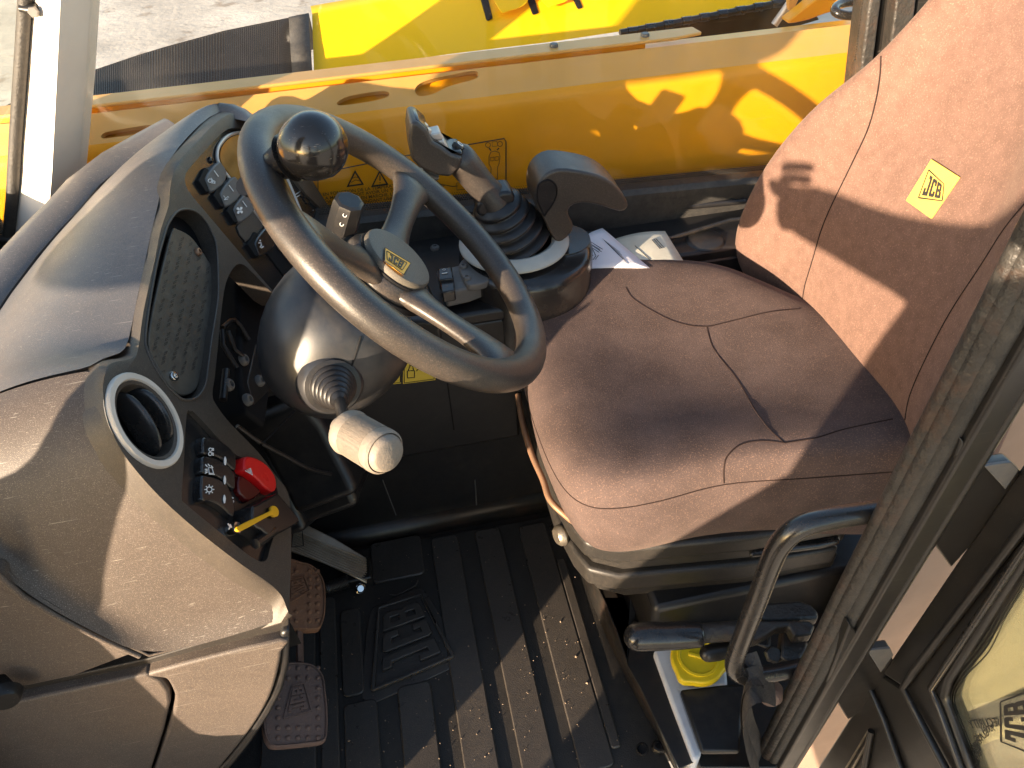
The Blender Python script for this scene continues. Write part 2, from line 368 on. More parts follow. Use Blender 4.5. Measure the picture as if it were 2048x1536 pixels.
# cab floor (painted steel floor pan, the rubber mat lies on it)
fl = plate('floor', [[(-.75, .40, 0), (.33, .40, 0), (.33, .33, 0), (.46, .33, 0), (.46, .93, 0), (-.75, .93, 0)]], (0, 0, -.05), floor_m, None, bevel=.004); fl['kind'] = 'structure'
# low step along the far side of the floor
st = grid('floor', [[V((x, y, z)) for x in (-.75, .30)] for y, z in ((.905, .0), (.915, .030), (.935, .036), (.960, .036), (.968, .075), (.99, .082), (1.0, .082))], floor_m, None, .004, 30); st.name = 'floor_ledge'; st['kind'] = 'structure'
# inner wall under the side console
wl = box('wall', (.08, .945, .21), (1.66, .03, .42), black_m, None, .004); wl['kind'] = 'structure'; wl.name = 'console_wall'
for a, b in (((765, 960), (792, 1030)), ((950, 960), (953, 1010)), ((740, 880), (742, 905))):
    tube('seam', [ply(*a, .9285), ply(*b, .9285)], .0012, grey_m, wl, 6)
for q in ((880, 832), (700, 1010), (925, 690)): screw(ply(q[0], q[1], .93), (0, -1, 0), .006, wl, frame_m)

# ================================================================== WINDOW SIDE
wf = thing('side_window', 'long clear side window pane above black sill, facing the yellow boom', 'window', (.2, 1.15, .6))
YW = 1.15
pane = plate('pane', [[ply(150, -160, YW), ply(1760, -160, YW), ply(1740, 40, YW), ply(1690, 345, YW), ply(1500, 352, YW), ply(700, 434, YW), ply(90, 520, YW)]], (0, .005, 0), glass_m, wf, 0, smooth=0)
# black printed dots along the glass edge
vs = []; fs = []
def dot(p, r):
    k = len(vs)
    for i in range(6): vs.append(p + V((math.cos(i * 1.047) * r, 0, math.sin(i * 1.047) * r)))
    fs.append(tuple(range(k, k + 6)))
A, B = ply(640, 428, YW - .001), ply(1700, 321, YW - .001)
n = int((B - A).length / .0042)
for row in range(5):
    for i in range(n):
        dot(A.lerp(B, (i + .5 * (row % 2)) / n) + V((0, 0, .0036 * row)), .0020 - .00030 * row)
A, B = ply(1722, 120, YW - .001), ply(1742, -20, YW - .001); n2 = int((B - A).length / .0042)
for row in range(4):
    for i in range(n2): dot(A.lerp(B, (i + .5 * (row % 2)) / n2) + V((-.0038 * row, 0, 0)), .0020 - .0003 * row)
pyd('dot_print', vs, fs, ink_m, wf, 0, 'stuff', fix=False)
# window sill and black trim below the glass
A = ply(640, 447, YW); B = ply(1720, 338, YW)
def sillrow(dy, dz): return [A + V((-.75, dy, dz + .05)), A + V((0, dy, dz)), B + V((0, dy, dz)), B + V((.3, dy, dz - .01))]
sl_ = grid('sill', [sillrow(.03, .012), sillrow(-.012, .012), sillrow(-.02, .004), sillrow(-.02, -.06), sillrow(-.035, -.068), sillrow(-.05, -.075), sillrow(-.05, -.16)], rubber_m, wf, 0, 30)

# shelf of the side console
cs = thing('side_console', 'low black side console with a flat shelf beside the seat', 'console', (.2, 1.0, .5))
e1, e2 = ply(874, 606, .90), ply(1021, 647, .90); ZC = (e1.z + e2.z) / 2
ZS0 = .515
box('shelf', (.62, 1.085, ZS0 - .012), (1.1, .14, .024), black_m, cs, .006)
box('front_panel', (.62, 1.022, ZS0 - .2), (1.1, .02, .36), black_m, cs, .004)
box('raised_shelf', (-.22, 1.03, ZC - .012), (.76, .26, .024), black_m, cs, .006)
box('front_panel', (-.22, .912, ZC - .16), (.76, .022, .28), black_m, cs, .006)
box('end_panel', (.152, 1.0, ZC - .16), (.02, .17, .28), black_m, cs, .004)
line = [pz(876, 612, ZC), pz(874, 606, ZC)]
tube('seam', [V((ply(872, 600, .9).x, .9005, ZC + .0)), V((ply(872, 600, .9).x, .9005, ZC - .25))], .0013, pit_m, cs, 6)
# raised box at its front end with two screws
bx = plate('switch_box', [[pz(700, 560, ZC + .03), pz(835, 520, ZC + .03), pz(872, 600, ZC + .03), pz(880, 645, ZC + .03), pz(760, 640, ZC + .03)]], (0, 0, -.05), black_m, cs, .005)
for q in ((845, 470), (1015, 500), (898, 588), (870, 497)): screw(pz(q[0], q[1], ZC + .001), (0, 0, 1), .008, cs, grey_m)
# cup shaped recess rim and round cap near the seat back
lathe('cap', [(0, .004), (.03, .004), (.034, .002), (.036, 0)], pz(1410, 480, ZS0), (0, 0, 1), black_m, cs, 28)
tube('rib', [pz(1250, 425, ZS0 + .02), pz(1490, 402, ZS0 + .02)], .006, black_m, cs, 8)
tube('rib', [pz(1330, 480, ZS0 + .01), pz(1460, 440, ZS0 + .01), pz(1500, 436, ZS0 + .01)], .004, black_m, cs, 8)
# small red plunger behind the wheel hub
rb = tag(lathe('red_button', [(0, .03), (.011, .03), (.013, .027), (.013, .004), (.016, 0), (0, 0)], pz(815, 535, ZC + .03) , (.1, -.1, 1), red_m, None, 20), 'small red push button just right of the steering wheel hub', 'button')
rb.name = 'red_button'

# ================================================================== PILLARS
pl = thing('window_pillar', 'broad white painted window pillar at the left with rubber seal', 'pillar', tuple(ply(120, 400, 1.15)))
def prow(px, py): return ply(px, py, 1.13)
T = [prow(112, -120), prow(200, -120)]; Bt = [prow(78, 640), prow(160, 420)]
ys_ = [(-160, 200, 124, 66), (0, 196, 121, 57), (150, 186, 114, 46), (345, 168, 104, 30), (520, 146, 90, 10), (680, 120, 74, -10)]
pb = grid('post', [[ply(xr + 4, yy, 1.20), ply(xr, yy, 1.165), ply(xe + 4, yy, 1.100), ply(xe, yy, 1.092), ply(xe - 4, yy, 1.094), ply(xl, yy, 1.135), ply(xl, yy, 1.19)] for yy, xr, xe, xl in ys_], white_m, pl, 0, 60)
sealp = [prow(62, -120), prow(52, 0), prow(44, 120), prow(34, 260), prow(26, 400), prow(14, 520), prow(-6, 640)]
tube('seal', [p + V((0, -.004, 0)) for p in sealp], .0085, rubber_m, pl, 10)
vs = []; fs = []
SP = cr([p + V((.001, -.0135, .002)) for p in sealp], 30, False)
for i in range(0, len(SP) - 1):
    for s in (-.5, .5): dot(SP[i].lerp(SP[i + 1], s), .0009)
# clamps
for cx, cy, nm in ((75, 16, 'clamp'), (32, 476, 'clamp')):
    p = prow(cx, cy) + V((0, -.006, 0)); tgt = prow(cx - 32, cy - 4) + V((0, -.006, 0))
    cl = tube(nm, [tgt, tgt.lerp(p, .5), p, p + (p - tgt) * .25], [.008, .010, .0125, .007], frame_m, pl, 12, flat=.7)
    lathe('nut', [(0, .006), (.006, .006), (.007, .004), (.007, 0), (0, 0)], p + V((0, -.010, 0)), (0, -1, .2), grey_m, cl, 6)
ws = thing('windscreen', 'curved windscreen glass at the left edge, beyond the pillar seal', 'windscreen', tuple(prow(20, 300)))
plate('pane', [[prow(64, -120), prow(42, 120), prow(24, 400), prow(8, 540), prow(-260, 700), prow(-260, -120)]], (-.004, .006, 0), wglass_m, ws, 0, smooth=0)
# rear pillar behind the seat
rp = thing('rear_pillar', 'dark worn metal pillar at the top, between side window and seat back', 'pillar', tuple(ply(1760, 100, 1.15)))
for i, (x0, x1, dy, mm) in enumerate(((1742, 1765, -.02, worn_m), (1765, 1795, .0, frame_m), (1795, 1835, -.025, worn_m), (1835, 2100, -.01, frame_m))):
    a, b = ply(x0 + 6, -60, YW + dy), ply(x1 + 6, -60, YW + dy); c, d = ply(x1 - 44, 330, YW + dy), ply(x0 - 44, 330, YW + dy)
    plate('profile', [[a, b, c, d]], (0, .05, 0), mm, rp, .004, 3)
mb = thing('bolted_hook', 'black bent bar with a steel nut at the top right of the boom', 'hook', tuple(ply(1700, 30, 1.22)))
hk = [ply(1740, 2, 1.24), ply(1700, 4, 1.24), ply(1676, 10, 1.23), ply(1670, 22, 1.21), ply(1686, 30, 1.2), ply(1725, 32, 1.2)]
tube('bar', cr(hk, 5, False), .0075, pipe_m, mb, 12)
lathe('nut', [(0, -.012), (.016, -.012), (.018, -.009), (.018, .009), (.016, .012), (0, .012)], ply(1726, 32, 1.198), (1, 0, .2), silver_m, mb, 6, 20)

# ================================================================== LOADER BOOM
bo = thing('loader_boom', 'yellow steel loader boom running behind the side window with oval slots', 'boom', (.2, 1.3, .7))
YB = 1.25
zb = (ply(171, 311, YB).z + ply(1720, 106, YB).z) / 2
E1 = lambda x, d=0: V((x, YB, zb + d))
# side face with soft rounded bend
prof = [(0, -.62), (0, -.3), (0, -.1), (0, -.04), (0, -.018), (.0012, -.008), (.004, -.001), (.010, .006)]
X0, X1 = -2.2, 2.6
rows = [[V((X0 + (X1 - X0) * i / 24, YB + a, zb + b)) for i in range(25)] for a, b in prof]
grid('side_plate', rows, yellow_m, bo, .0, 60)
# upper sloping face with slots; parametrised by (x, t)
sa = V((0, .010, .006)); sb = V((0, .052, .040))
def up(x, t, lift=0): return V((x, YB, zb)) + sa.lerp(sb, t) + V((0, -.6, .8)) * lift
un = (sb - sa).cross(V((1, 0, 0))).normalized(); un = -un if un.z < 0 else un
def UP(px, py, off=0): return pp(px, py, V((0, YB, zb)) + sa, un, off)
def slot(pts): return cr([UP(*p) for p in pts], 5)
slots = [slot([(205, 268), (222, 262), (290, 251), (312, 250), (314, 257), (300, 264), (225, 275), (204, 276)]), slot([(676, 203), (700, 192), (755, 183), (776, 184), (776, 192), (755, 200), (700, 209), (677, 210)]),
         slot([(830, 178), (848, 163), (900, 150), (945, 142), (956, 146), (950, 158), (900, 172), (865, 188), (838, 192)])]
up_o = plate('top_plate', [[up(X0, 0), up(X1, 0), up(X1, 1), up(X0, 1)]] + [s[::-1] for s in slots], un * -.010, yskylit_m, bo, 0, smooth=30)
grid('inner_plate', [[up(X0, 0) - un * .022, up(X1, 0) - un * .022], [up(X0, 1) - un * .020, up(X1, 1) - un * .020]], yellow_m, bo, 0, 0)
# flat wear strip along the top edge and its supports
fa, fb = ply(600, 178, YB + .05), ply(600, 147, YB + .075)
zf = up(0, 1).z
def flrow(y, z): return [V((X0, y, z)), V((.50, y, z)), V((.66, y, z))]
yf0 = YB + .056
fl2 = plate('wear_strip', [[V((X0, yf0, zf + .012)), V((.55, yf0, zf + .012)), V((.605, yf0 + .012, zf + .012)), V((.60, yf0 + .045, zf + .012)), V((X0, yf0 + .045, zf + .012))]], (0, 0, -.006), yskylit_m, bo, .002)
box('strip_web', ((X0 + .5) / 2, yf0 + .02, zf - .01), (.5 - X0, .01, .035), yellow_m, bo, .001)
for x in (.33, .50): lathe('bolt', [(0, .006), (.007, .006), (.008, .004), (.008, 0), (0, 0)], V((x, yf0 + .022, zf + .012)), (0, 0, 1), grey_m, bo, 6)
tb = grid('top_bar', [[V((X0, YB + .05, zf - .004)), V((X1, YB + .05, zf - .004))], [V((X0, YB + .105, zf - .01)), V((X1, YB + .105, zf - .01))], [V((X0, YB + .108, zf - .3)), V((X1, YB + .108, zf - .3))]], yellow_m, bo, 0, 20)
# black link plates that show past the end of the strip
# warning sheet printed on the boom
def SB(px, py, off=.0008): return ply(px, py, YB - off)
ws_ = thing('warning_sticker', 'large yellow warning sticker with French text and crane diagrams on the boom', 'sticker', tuple(SB(820, 350)))
plate('sheet', [[SB(632, 345), SB(1012, 274), SB(1012, 400), SB(1012, 425), SB(632, 470)]], (0, .0005, 0), yellow_m, ws_, 0, smooth=0)
def ink(name, pts, r=.0009, closed=False, mt=None): return tube(name, [SB(*p, .0014) for p in pts], r, mt or inkb_m, ws_, 5, closed)
ink('border', [(636, 412), (636, 348), (700, 334), (850, 304), (1008, 277), (1012, 283), (1012, 371), (1004, 378), (860, 400), (740, 412)], .0011, True, ink_m)
def tri(x, y, s):
    q = [SB(x - s, y + s * .9, .0014), SB(x + s * .95, y + s * .62, .0014), SB(x - s * .05, y - s, .0014)]
    c = (q[0] + q[1] + q[2]) / 3; plate('triangle', [q, [c + (p - c) * .72 for p in q]], (0, -.0004, 0), ink_m, ws_, 0, smooth=0)
tri(711, 358, 18); tri(760, 358, 18)
ink('mark', [(702, 365), (711, 360), (720, 362), (720, 356), (711, 354), (702, 358)], .0007, True)
ink('mark', [(760, 351), (760, 361)], .0012, False, ink_m); ink('mark', [(760, 365), (760, 366)], .0012, False, ink_m)
for i, s in enumerate(('EN FONCTION DE LA TEMPERATURE DE L\'AIR', 'LA MACHINE DOIT AVOIR UN TEMPS DE DÉMARRAGE', 'LORS DE LA MISE EN MARCHE, LE RÉGIME MOTEUR', 'ÊTRE MAINTENU PENDANT UNE COUPURE')):
    a = SB(646, 392 + i * 8.2, .0012); b = SB(780, 375 + i * 8.2, .0012); text(s, a, b - a, (0, 0, 1), .0088, inkb_m, ws_, .0002, 'lettering', .01)
def circp(x, y, r, k=12): return [(x + r * math.cos(6.283 * i / k), y + r * math.sin(6.283 * i / k)) for i in range(k)]
ink('mark', circp(976, 290, 5), .0007, True); ink('mark', circp(1000, 288, 5), .0007, True)
ink('mark', [(984, 284), (994, 283), (995, 292), (985, 293)], .0006, True); ink('mark', [(978, 296), (982, 301)], .0012, False, ink_m); ink('mark', [(998, 296), (994, 300)], .0012, False, ink_m)
ink('mark', [(978, 312), (982, 304), (990, 302), (998, 305), (1000, 313), (998, 328), (995, 334), (995, 358), (982, 359), (982, 335), (978, 328)], .0007, True)
ink('mark', [(981, 315), (988, 314), (988, 321), (981, 322)], .0006, True); ink('mark', [(990, 314), (997, 313), (997, 320), (990, 321)], .0006, True)
ink('mark', [(868, 362), (880, 368), (905, 373), (915, 372)], .0008); ink('mark', [(913, 366), (932, 364), (932, 378), (914, 380)], .0007, True); ink('mark', [(872, 360), (884, 372), (892, 370)], .0006)
ink('mark', [(925, 318), (936, 312), (940, 322)], .0006)

# ================================================================== ENGINE COVER
ec = thing('engine_cover', 'bright yellow engine cover with black mesh grille beyond the boom', 'engine cover', (0, 2.0, .4))
def crow(pa, pb, pc, ya, yb, yc):  # bottom, mid, top
    return [ply(*pa, ya), ply(*pb, yb), ply(*pc, yc)]
# the cover leans away: bottom edge near, top edge far
top = [(-60, 245), (60, 190), (185, 142), (300, 103), (450, 62), (560, 40), (618, 28)]
bot = [(-60, 300), (60, 260), (185, 215), (300, 195), (450, 170), (560, 152), (624, 142)]
rows = []
for t in (0, .25, .5, .75, .93, 1.0, 1.02):
    r = []
    for a, b in zip(bot, top):
        y = 1.67 + .18 * t + (.12 if t > 1 else 0)
        r.append(ply(b[0], b[1], y) + V((0, 0, -.08)) if t > 1 else ply(a[0] + (b[0] - a[0]) * t, a[1] + (b[1] - a[1]) * t, y))
    rows.append(r)
grid('grille_backing', rows, mesh_m, ec, 0, 60)
# perforated look: rows of wires proud of the backing
vs = []; fs = []
def strip(P, r):
    a, b = tube_geo(P, r, 4); k = len(vs); vs.extend(a); fs.extend(tuple(i + k for i in f) for f in b)
def gpt(s, t):
    k = s * (len(top) - 1); i = min(int(k), len(top) - 2); f = k - i
    a = (bot[i][0] + (bot[i + 1][0] - bot[i][0]) * f, bot[i][1] + (bot[i + 1][1] - bot[i][1]) * f); b = (top[i][0] + (top[i + 1][0] - top[i][0]) * f, top[i][1] + (top[i + 1][1] - top[i][1]) * f)
    return ply(a[0] + (b[0] - a[0]) * t, a[1] + (b[1] - a[1]) * t, 1.666 + .18 * t)
for i in range(150): strip([gpt(i / 149 * .93, t / 6 * .985) for t in range(7)], .0016)
for j in range(34): strip([gpt(i / 14 * .93, j / 33) for i in range(15)], .0013)
pyd('grille_wires', vs, fs, frame_m, ec, 60, 'stuff', fix=False)
rows2 = []
for t in (0, .5, .95, 1.0, 1.02):
    r = []
    for (ax, ay), (bx, by) in (((585, 148), (578, 36)), ((624, 142), (618, 28))):
        y = 1.66 + .18 * t + (.12 if t > 1 else 0); p = ply(ax + (bx - ax) * t, ay + (by - ay) * t, y) + V((0, -.006, .004)); r.append(p + V((0, 0, -.08)) if t > 1 else p)
    rows2.append(r)
grid('edge_band', rows2, rubber_m, ec, .006, 60)
top2 = [(624, 27), (760, 3), (900, -22), (1100, -60), (1400, -120), (1750, -180)]
bot2 = [(628, 146), (760, 128), (900, 108), (1100, 84), (1340, 48), (1640, -10)]
rows = []
for t in (0, .2, .4, .6, .8, .95, 1.0, 1.03):
    r = []
    for a, b in zip(bot2, top2):
        y = 1.67 + .18 * min(t, 1) + (.5 if t > 1 else 0); tt = min(t, 1)
        p = ply(a[0] + (b[0] - a[0]) * tt, a[1] + (b[1] - a[1]) * tt, y); r.append(p + V((0, 0, .02)) if t > 1 else p)
    rows.append(r)
hood = grid('hood_panel', rows, hood_m, ec, 0, 60)
def HN(px, py, off=0.0):
    p = on(hood, px, py, off); return p
# louvre pockets along the top of the hood
for x, w_ in ((958, 10), (1050, 10), (1140, 8)):
    q = [(x, -12), (x + w_ + 6, -12), (x + w_ + 18, 40 - (x - 958) * .12), (x + 16, 46 - (x - 958) * .13)]
    P = [HN(*p, .004) for p in q]
    if None not in P: plate('louvre', [P], (0, .02, .0), pit_m, ec, .002)
for x, w_ in ((985, 60), (1075, 60), (1165, 60)):
    q = cr([V((x, -8, 0)), V((x + w_ + 10, -16, 0)), V((x + w_ + 8, 22 - (x - 985) * .13, 0)), V((x + w_ * .55, 39 - (x - 985) * .13, 0)), V((x + 16, 40 - (x - 985) * .13, 0))], 4)
    P = [HN(p.x, p.y, .022) for p in q]
    if None not in P: plate('louvre_lip', [P], (0, .012, .0), hood_m, ec, .006, 3)
# black hinged flap past the end of the boom strip
def hp(px, py, y): return ply(px, py, y)
hf = thing('hinged_flap', 'black hinged steel flap between the boom and the yellow engine cover', 'flap', tuple(hp(1450, 40, 1.5)))
plate('flap', [[hp(1240, 70, 1.50), hp(1340, 52, 1.50), hp(1568, 8, 1.50), hp(1600, -20, 1.5), hp(1640, 40, 1.50), hp(1540, 70, 1.50), hp(1300, 110, 1.5)]], (0, .02, 0), frame_m, hf, .003)
tube('hinge', [hp(1240, 66, 1.49), hp(1340, 48, 1.49), hp(1570, 4, 1.49)], .007, frame_m, hf, 10)
for i in range(9):
    a = hp(1255 + i * 36, 63.5 - i * 6.9, 1.49); tube('knuckle', [a, a + V((.020, 0, 0))], .0086, pipe_m, hf, 10)
tube('strut', [hp(1548, 50, 1.47), hp(1580, 5, 1.47)], .008, silver_m, hf, 10)
yp = thing('yellow_bracket', 'curved yellow bracket at the top right above the boom', 'bracket', tuple(hp(1620, 20, 1.45)))
q = cr([V((1575, 46, 0)), V((1605, 20, 0)), V((1640, -5, 0)), V((1700, -30, 0)), V((1700, 10, 0)), V((1650, 28, 0)), V((1610, 42, 0))], 4)
plate('bracket', [[hp(p.x, p.y, 1.40) for p in q]], (0, .03, 0), yellow_m, yp, .006, 3)
q = cr([V((1580, -20, 0)), V((1600, -15, 0)), V((1592, 12, 0)), V((1580, 22, 0)), V((1576, 10, 0))], 4)
plate('hook_plate', [[hp(p.x, p.y, 1.44) for p in q]], (0, .01, 0), yskylit_m, yp, .003, 3)

bh0 = box('wall', (-.62, .79, .35), (.03, .76, .80), black_m, None, .01); bh0['kind'] = 'structure'; bh0.name = 'bulkhead_light_block'  # front wall added to keep sunlight out of the footwell
bh1 = box('wall', (-.52, .485, .20), (.26, .02, .50), black_m, None, .01); bh1['kind'] = 'structure'; bh1.name = 'footwell_light_block'  # side wall added to block sun below the dash

bp_ = tag(plate('body_panel', [[(.59, .46, -.9), (.80, .46, -.9), (.80, .46, .70), (.59, .46, .70)]], (0, .05, 0), sand_m, None, .01), 'beige painted machine body panel seen in the gaps between post and door', 'body panel')

tag(plate('pale_backing_panel', [[(.805, .47, -.9), (2.2, .60, -.9), (2.2, .60, .75), (.805, .47, .75)]], (0, .05, 0), mat('olive_backing', (.42, .39, .27), .6, dust=.4, dustcol=(.5, .42, .28), var=.12, vscale=5), None, .01), 'pale olive backing panel added to brighten the tinted glass of the open door', 'panel')  # added panel, coloured pale to offset the shade behind the glass
# instruction stickers on the console front below the wheel
def CY(px, py, o=.0012): return ply(px, py, .9005 - o)
for lab, q, dr in (('yellow instruction sticker with arrow diagram, right of its twin under the wheel', [(806, 690), (868, 700), (871, 760), (806, 768)], [[(815, 742), (815, 756), (829, 755), (829, 741), (815, 742)], [(817, 741), (820, 731), (825, 731), (827, 740)], [(833, 742), (840, 735), (848, 733)], [(853, 741), (862, 739)]]),
                   ('yellow instruction sticker half hidden behind the shroud, under the wheel', [(782, 690), (800, 690), (802, 767), (772, 770)], [[(780, 748), (790, 752)], [(786, 722), (796, 716)]]),
                   ('small yellow sticker low on the console behind the stalk knob', [(690, 908), (735, 898), (735, 920), (684, 925)], [[(696, 914), (728, 910)]])):
    t_ = thing('instruction_sticker', lab, 'sticker', tuple(CY(*q[0])), 'instruction stickers below the wheel')
    plate('sheet', [[CY(*p) for p in q]], (0, .0008, 0), decal_m, t_, 0, smooth=0)
    tube('border', [CY(a + (sum(p[0] for p in q) / 4 - a) * .08, b + (sum(p[1] for p in q) / 4 - b) * .06, .0016) for a, b in q], .0008, ink_m, t_, 4, True)
    for d in dr: tube('mark', [CY(*p, .0017) for p in d], .0009, ink_m, t_, 4)
# ================================================================== DASHBOARD
da = thing('dashboard', 'large grey and black moulded dashboard with instrument face at the left', 'dashboard', tuple(F(400, 800)))
def C2(s, ox, oy, pts): return [(ox + x / s, oy + y / s) for x, y in pts]
rim = [(530, 272), (506, 240), (461, 220), (420, 236), (380, 275), (338, 325), (323, 370), (321, 410), (308, 455), (294, 525), (273, 620), (260, 695), (247, 714), (205, 722), (190, 739), (185, 773), (191, 825), (208, 876), (239, 931), (304, 1007), (384, 1080), (471, 1150), (523, 1188), (548, 1212), (562, 1245), (577, 1240)]
crease = [(526, 280), (503, 249), (464, 235), (433, 252), (395, 290), (353, 334), (341, 372), (337, 412), (322, 458), (308, 527), (287, 622), (276, 700), (262, 722), (224, 733), (210, 748), (206, 780), (212, 830), (228, 874), (257, 922), (318, 992), (397, 1063), (484, 1130), (535, 1164), (562, 1190), (573, 1215), (578, 1228)]
inner = [(582, 1130), (582, 1040), (576, 985), (552, 952), (516, 904), (460, 846), (434, 812), (425, 790), (430, 750), (436, 690), (443, 620), (452, 565), (470, 532), (488, 530), (512, 552), (560, 596), (600, 575), (640, 505), (668, 440), (630, 370), (602, 325), (560, 300)]
pocket = C2(3.84, 280, 420, [(300, 5), (220, 100), (170, 250), (120, 450), (60, 800), (40, 1000), (60, 1090), (110, 1200), (200, 1340), (290, 1430), (350, 1460), (440, 1440), (500, 1350), (520, 1230), (550, 1000), (590, 750), (602, 600), (590, 300), (560, 190), (500, 80), (410, 5)])
swp = C2(3.5717, 180, 700, [(690, 465), (720, 440), (760, 460), (1000, 715), (1130, 790), (1290, 900), (1345, 1040), (1330, 1260), (1285, 1420), (1260, 1500), (1200, 1505), (1080, 1425), (860, 1245), (690, 1105), (655, 1050), (668, 850)])
ventc = F(290, 842); VUP = F(355, 945) - F(228, 745); VR = .0495
clus = [(496, 262), (471, 256), (444, 266), (384, 331), (371, 350), (371, 368), (380, 385), (408, 420), (551, 588), (562, 588), (582, 560), (628, 500), (662, 442), (612, 388), (566, 322), (522, 282)]
def fp(pts, off=0.0, n=0):
    P = [F(x, y, off) for x, y in pts]; return cr(P, n) if n else P
rimP = cr(fp(rim, -.016), 3, False); crP = cr(fp(crease, 0), 3, False); bkP = [p - FN * .03 for p in rimP]
inP = cr(fp(inner), 3, False); inB = [p - FN * .03 for p in inP]
holes = [fp(pocket, 0, 3)[::-1], circ(ventc, FN, VR * .93, 40, .86, VUP), fp(swp, 0, 3)[::-1], fp(clus, 0, 3)[::-1]]
outer = crP + inP
tr = tessellate_polygon([outer] + holes); flat = outer + [p for h in holes for p in h]
vs = list(flat); fs = [tuple(t) for t in tr]; k0 = len(vs)
# rounded side wall outside: crease -> rim -> back
n1 = len(crP); a0 = 0; vs += rimP; b0 = k0; vs += bkP; c0 = k0 + n1
md = [c.lerp(r, .35) + FN * .0045 for c, r in zip(crP, rimP)]; m0 = len(vs); vs += md
for i in range(n1 - 1):
    for A_, B_ in ((a0, m0), (m0, b0), (b0, c0)): fs.append((A_ + i, A_ + i + 1, B_ + i + 1, B_ + i))
i0 = n1; d0 = len(vs); vs += inB
for i in range(len(inP) - 1): fs.append((i0 + i, i0 + i + 1, d0 + i + 1, d0 + i))
k = len(outer)
for h, dep in zip(holes, (.022, .03, .007, .006)):
    e0 = len(vs); q = len(h); vs += [p - FN * dep for p in h]
    for i in range(q): fs.append((k + i, k + (i + 1) % q, e0 + (i + 1) % q, e0 + i))
    k += q
face = pyd('instrument_face', vs, fs, face_m, da, 38)
def ringline(name, pts, r, mt, off=0, closed=True, n=3): return tube(name, cr(fp(pts, off), n, closed), r, mt, da, 6, closed)
# moulded lips
def shrink(pts, d):
    cx = sum(p[0] for p in pts) / len(pts); cy = sum(p[1] for p in pts) / len(pts)
    return [(cx + (x - cx) * d, cy + (y - cy) * d) for x, y in pts]
tube('pocket_lip', holes[0], .0016, face_m, face, 8, True)
# pocket floor and its printed rubber liner
pf = plate('pocket_floor', [fp(shrink(pocket, 1.03), -.022, 3)], -FN * .004, pit_m, face)
liner = C2(3.84, 280, 420, [(250, 150), (290, 148), (380, 195), (460, 290), (560, 450), (582, 560), (575, 680), (540, 870), (500, 1060), (460, 1300), (420, 1390), (350, 1422), (290, 1405), (200, 1310), (100, 1140), (68, 1040), (75, 900), (130, 620), (200, 330)])
lin = tag(plate('pocket_liner', [fp(liner, -.010, 3)], -FN * .004, mpocket_m, None, .0012), 'brown rubber liner with repeated raised letters in the dashboard pocket', 'liner')
vs = []; fs = []
for row in range(9):
    for col in range(9):
        x = 316 + col * 22 - row * 0; y = 480 + row * 38 - col * 9; x2 = x - row * 5.5 + 4
        # three stroke letters running up the liner
        for s in range(3):
            cx, cy = x2 + s * 2.6, y - s * 9.5
            pts = [(-3, 0), (3, -5), (4, -2), (-1, 3)] if s != 1 else [(-3, -1), (3, -5), (3.5, -3.5), (-2.5, .5)]
            for sub_ in ([(-3.2, .5), (2.8, -3.2), (3.2, -2.2), (-2.8, 1.5)], [(-2.4, -3.2), (3.6, -6.9), (4, -5.9), (-2, -2.2)], [(2.6, -3.4), (3.6, -7), (4.6, -6.7), (3.6, -2.8)] if s != 1 else [(-3.4, .8), (-2.4, -3.4), (-1.6, -3.2), (-2.6, 1)]):
                P = []
                ok = True
                for ax, ay in sub_:
                    px, py = cx + ax, cy + ay
                    # inside test against liner
                    ins = False; j = len(liner) - 1
                    for i in range(len(liner)):
                        xi, yi = liner[i]; xj, yj = liner[j]
                        if (yi > py) != (yj > py) and px < (xj - xi) * (py - yi) / (yj - yi) + xi: ins = not ins
                        j = i
                    ok = ok and ins; P.append(F(px, py, -.0094))
                if ok: k = len(vs); vs += P; fs.append((k, k + 1, k + 2, k + 3))
pyd('letter_print', vs, fs, mprint_m, lin, 0, 'stuff', fix=False)
screw(F(345, 754, -.0096), FN, .0062, lin, chrome_m); screw(F(395, 504, -.0096), FN, .0055, lin, copper_m)
# round air vent: pale ring, dark barrel and two flaps
vn = lathe('air_vent', [(VR * 1.0, -.002), (VR * 1.0, .0025), (VR * .97, .0045), (VR * .86, .0045), (VR * .83, .002), (VR * .80, -.004), (VR * .80, -.03)], ventc, FN, vent_m, da, 48, 40, (1, .86), VUP, False)
lathe('barrel', [(VR * .825, .003), (VR * .76, .0015), (VR * .70, -.012), (VR * .70, -.029), (VR * .70, -.0295)], ventc, FN, face_m, vn, 40, 40, (1, .86), VUP, False)
lathe('duct', [(0, -.0255), (VR * .71, -.0255)], ventc, FN, pit_m, vn, 32, 40, (1, .86), VUP)
ux = (F(420, 690) - F(290, 842)).normalized(); uy = FN.cross(ux).normalized()
ax_ = (F(340, 905) - F(262, 780)).normalized(); ay_ = FN.cross(ax_).normalized()
if ay_.x < 0: ay_ = -ay_
for s, hgt in ((-.004, .016), (.015, .020)):
    # each flap is a curved blade standing across the barrel
    half = VR * .70 * math.sqrt(max(.1, 1 - (s / (VR * .72)) ** 2)); rows = []
    for i in range(13):
        t = -1 + i / 6; e = math.sqrt(max(0, 1 - t * t)); c = ventc + ax_ * (half * t) + ay_ * s
        rows.append([c - FN * .020, c + FN * (-.010 + hgt * .6 * e) + ay_ * .003, c + FN * (-.008 + hgt * e) + ay_ * .006])
    fl_ = grid('flap', rows, gloss_m, vn, .0022, 60); sub(fl_, 1)
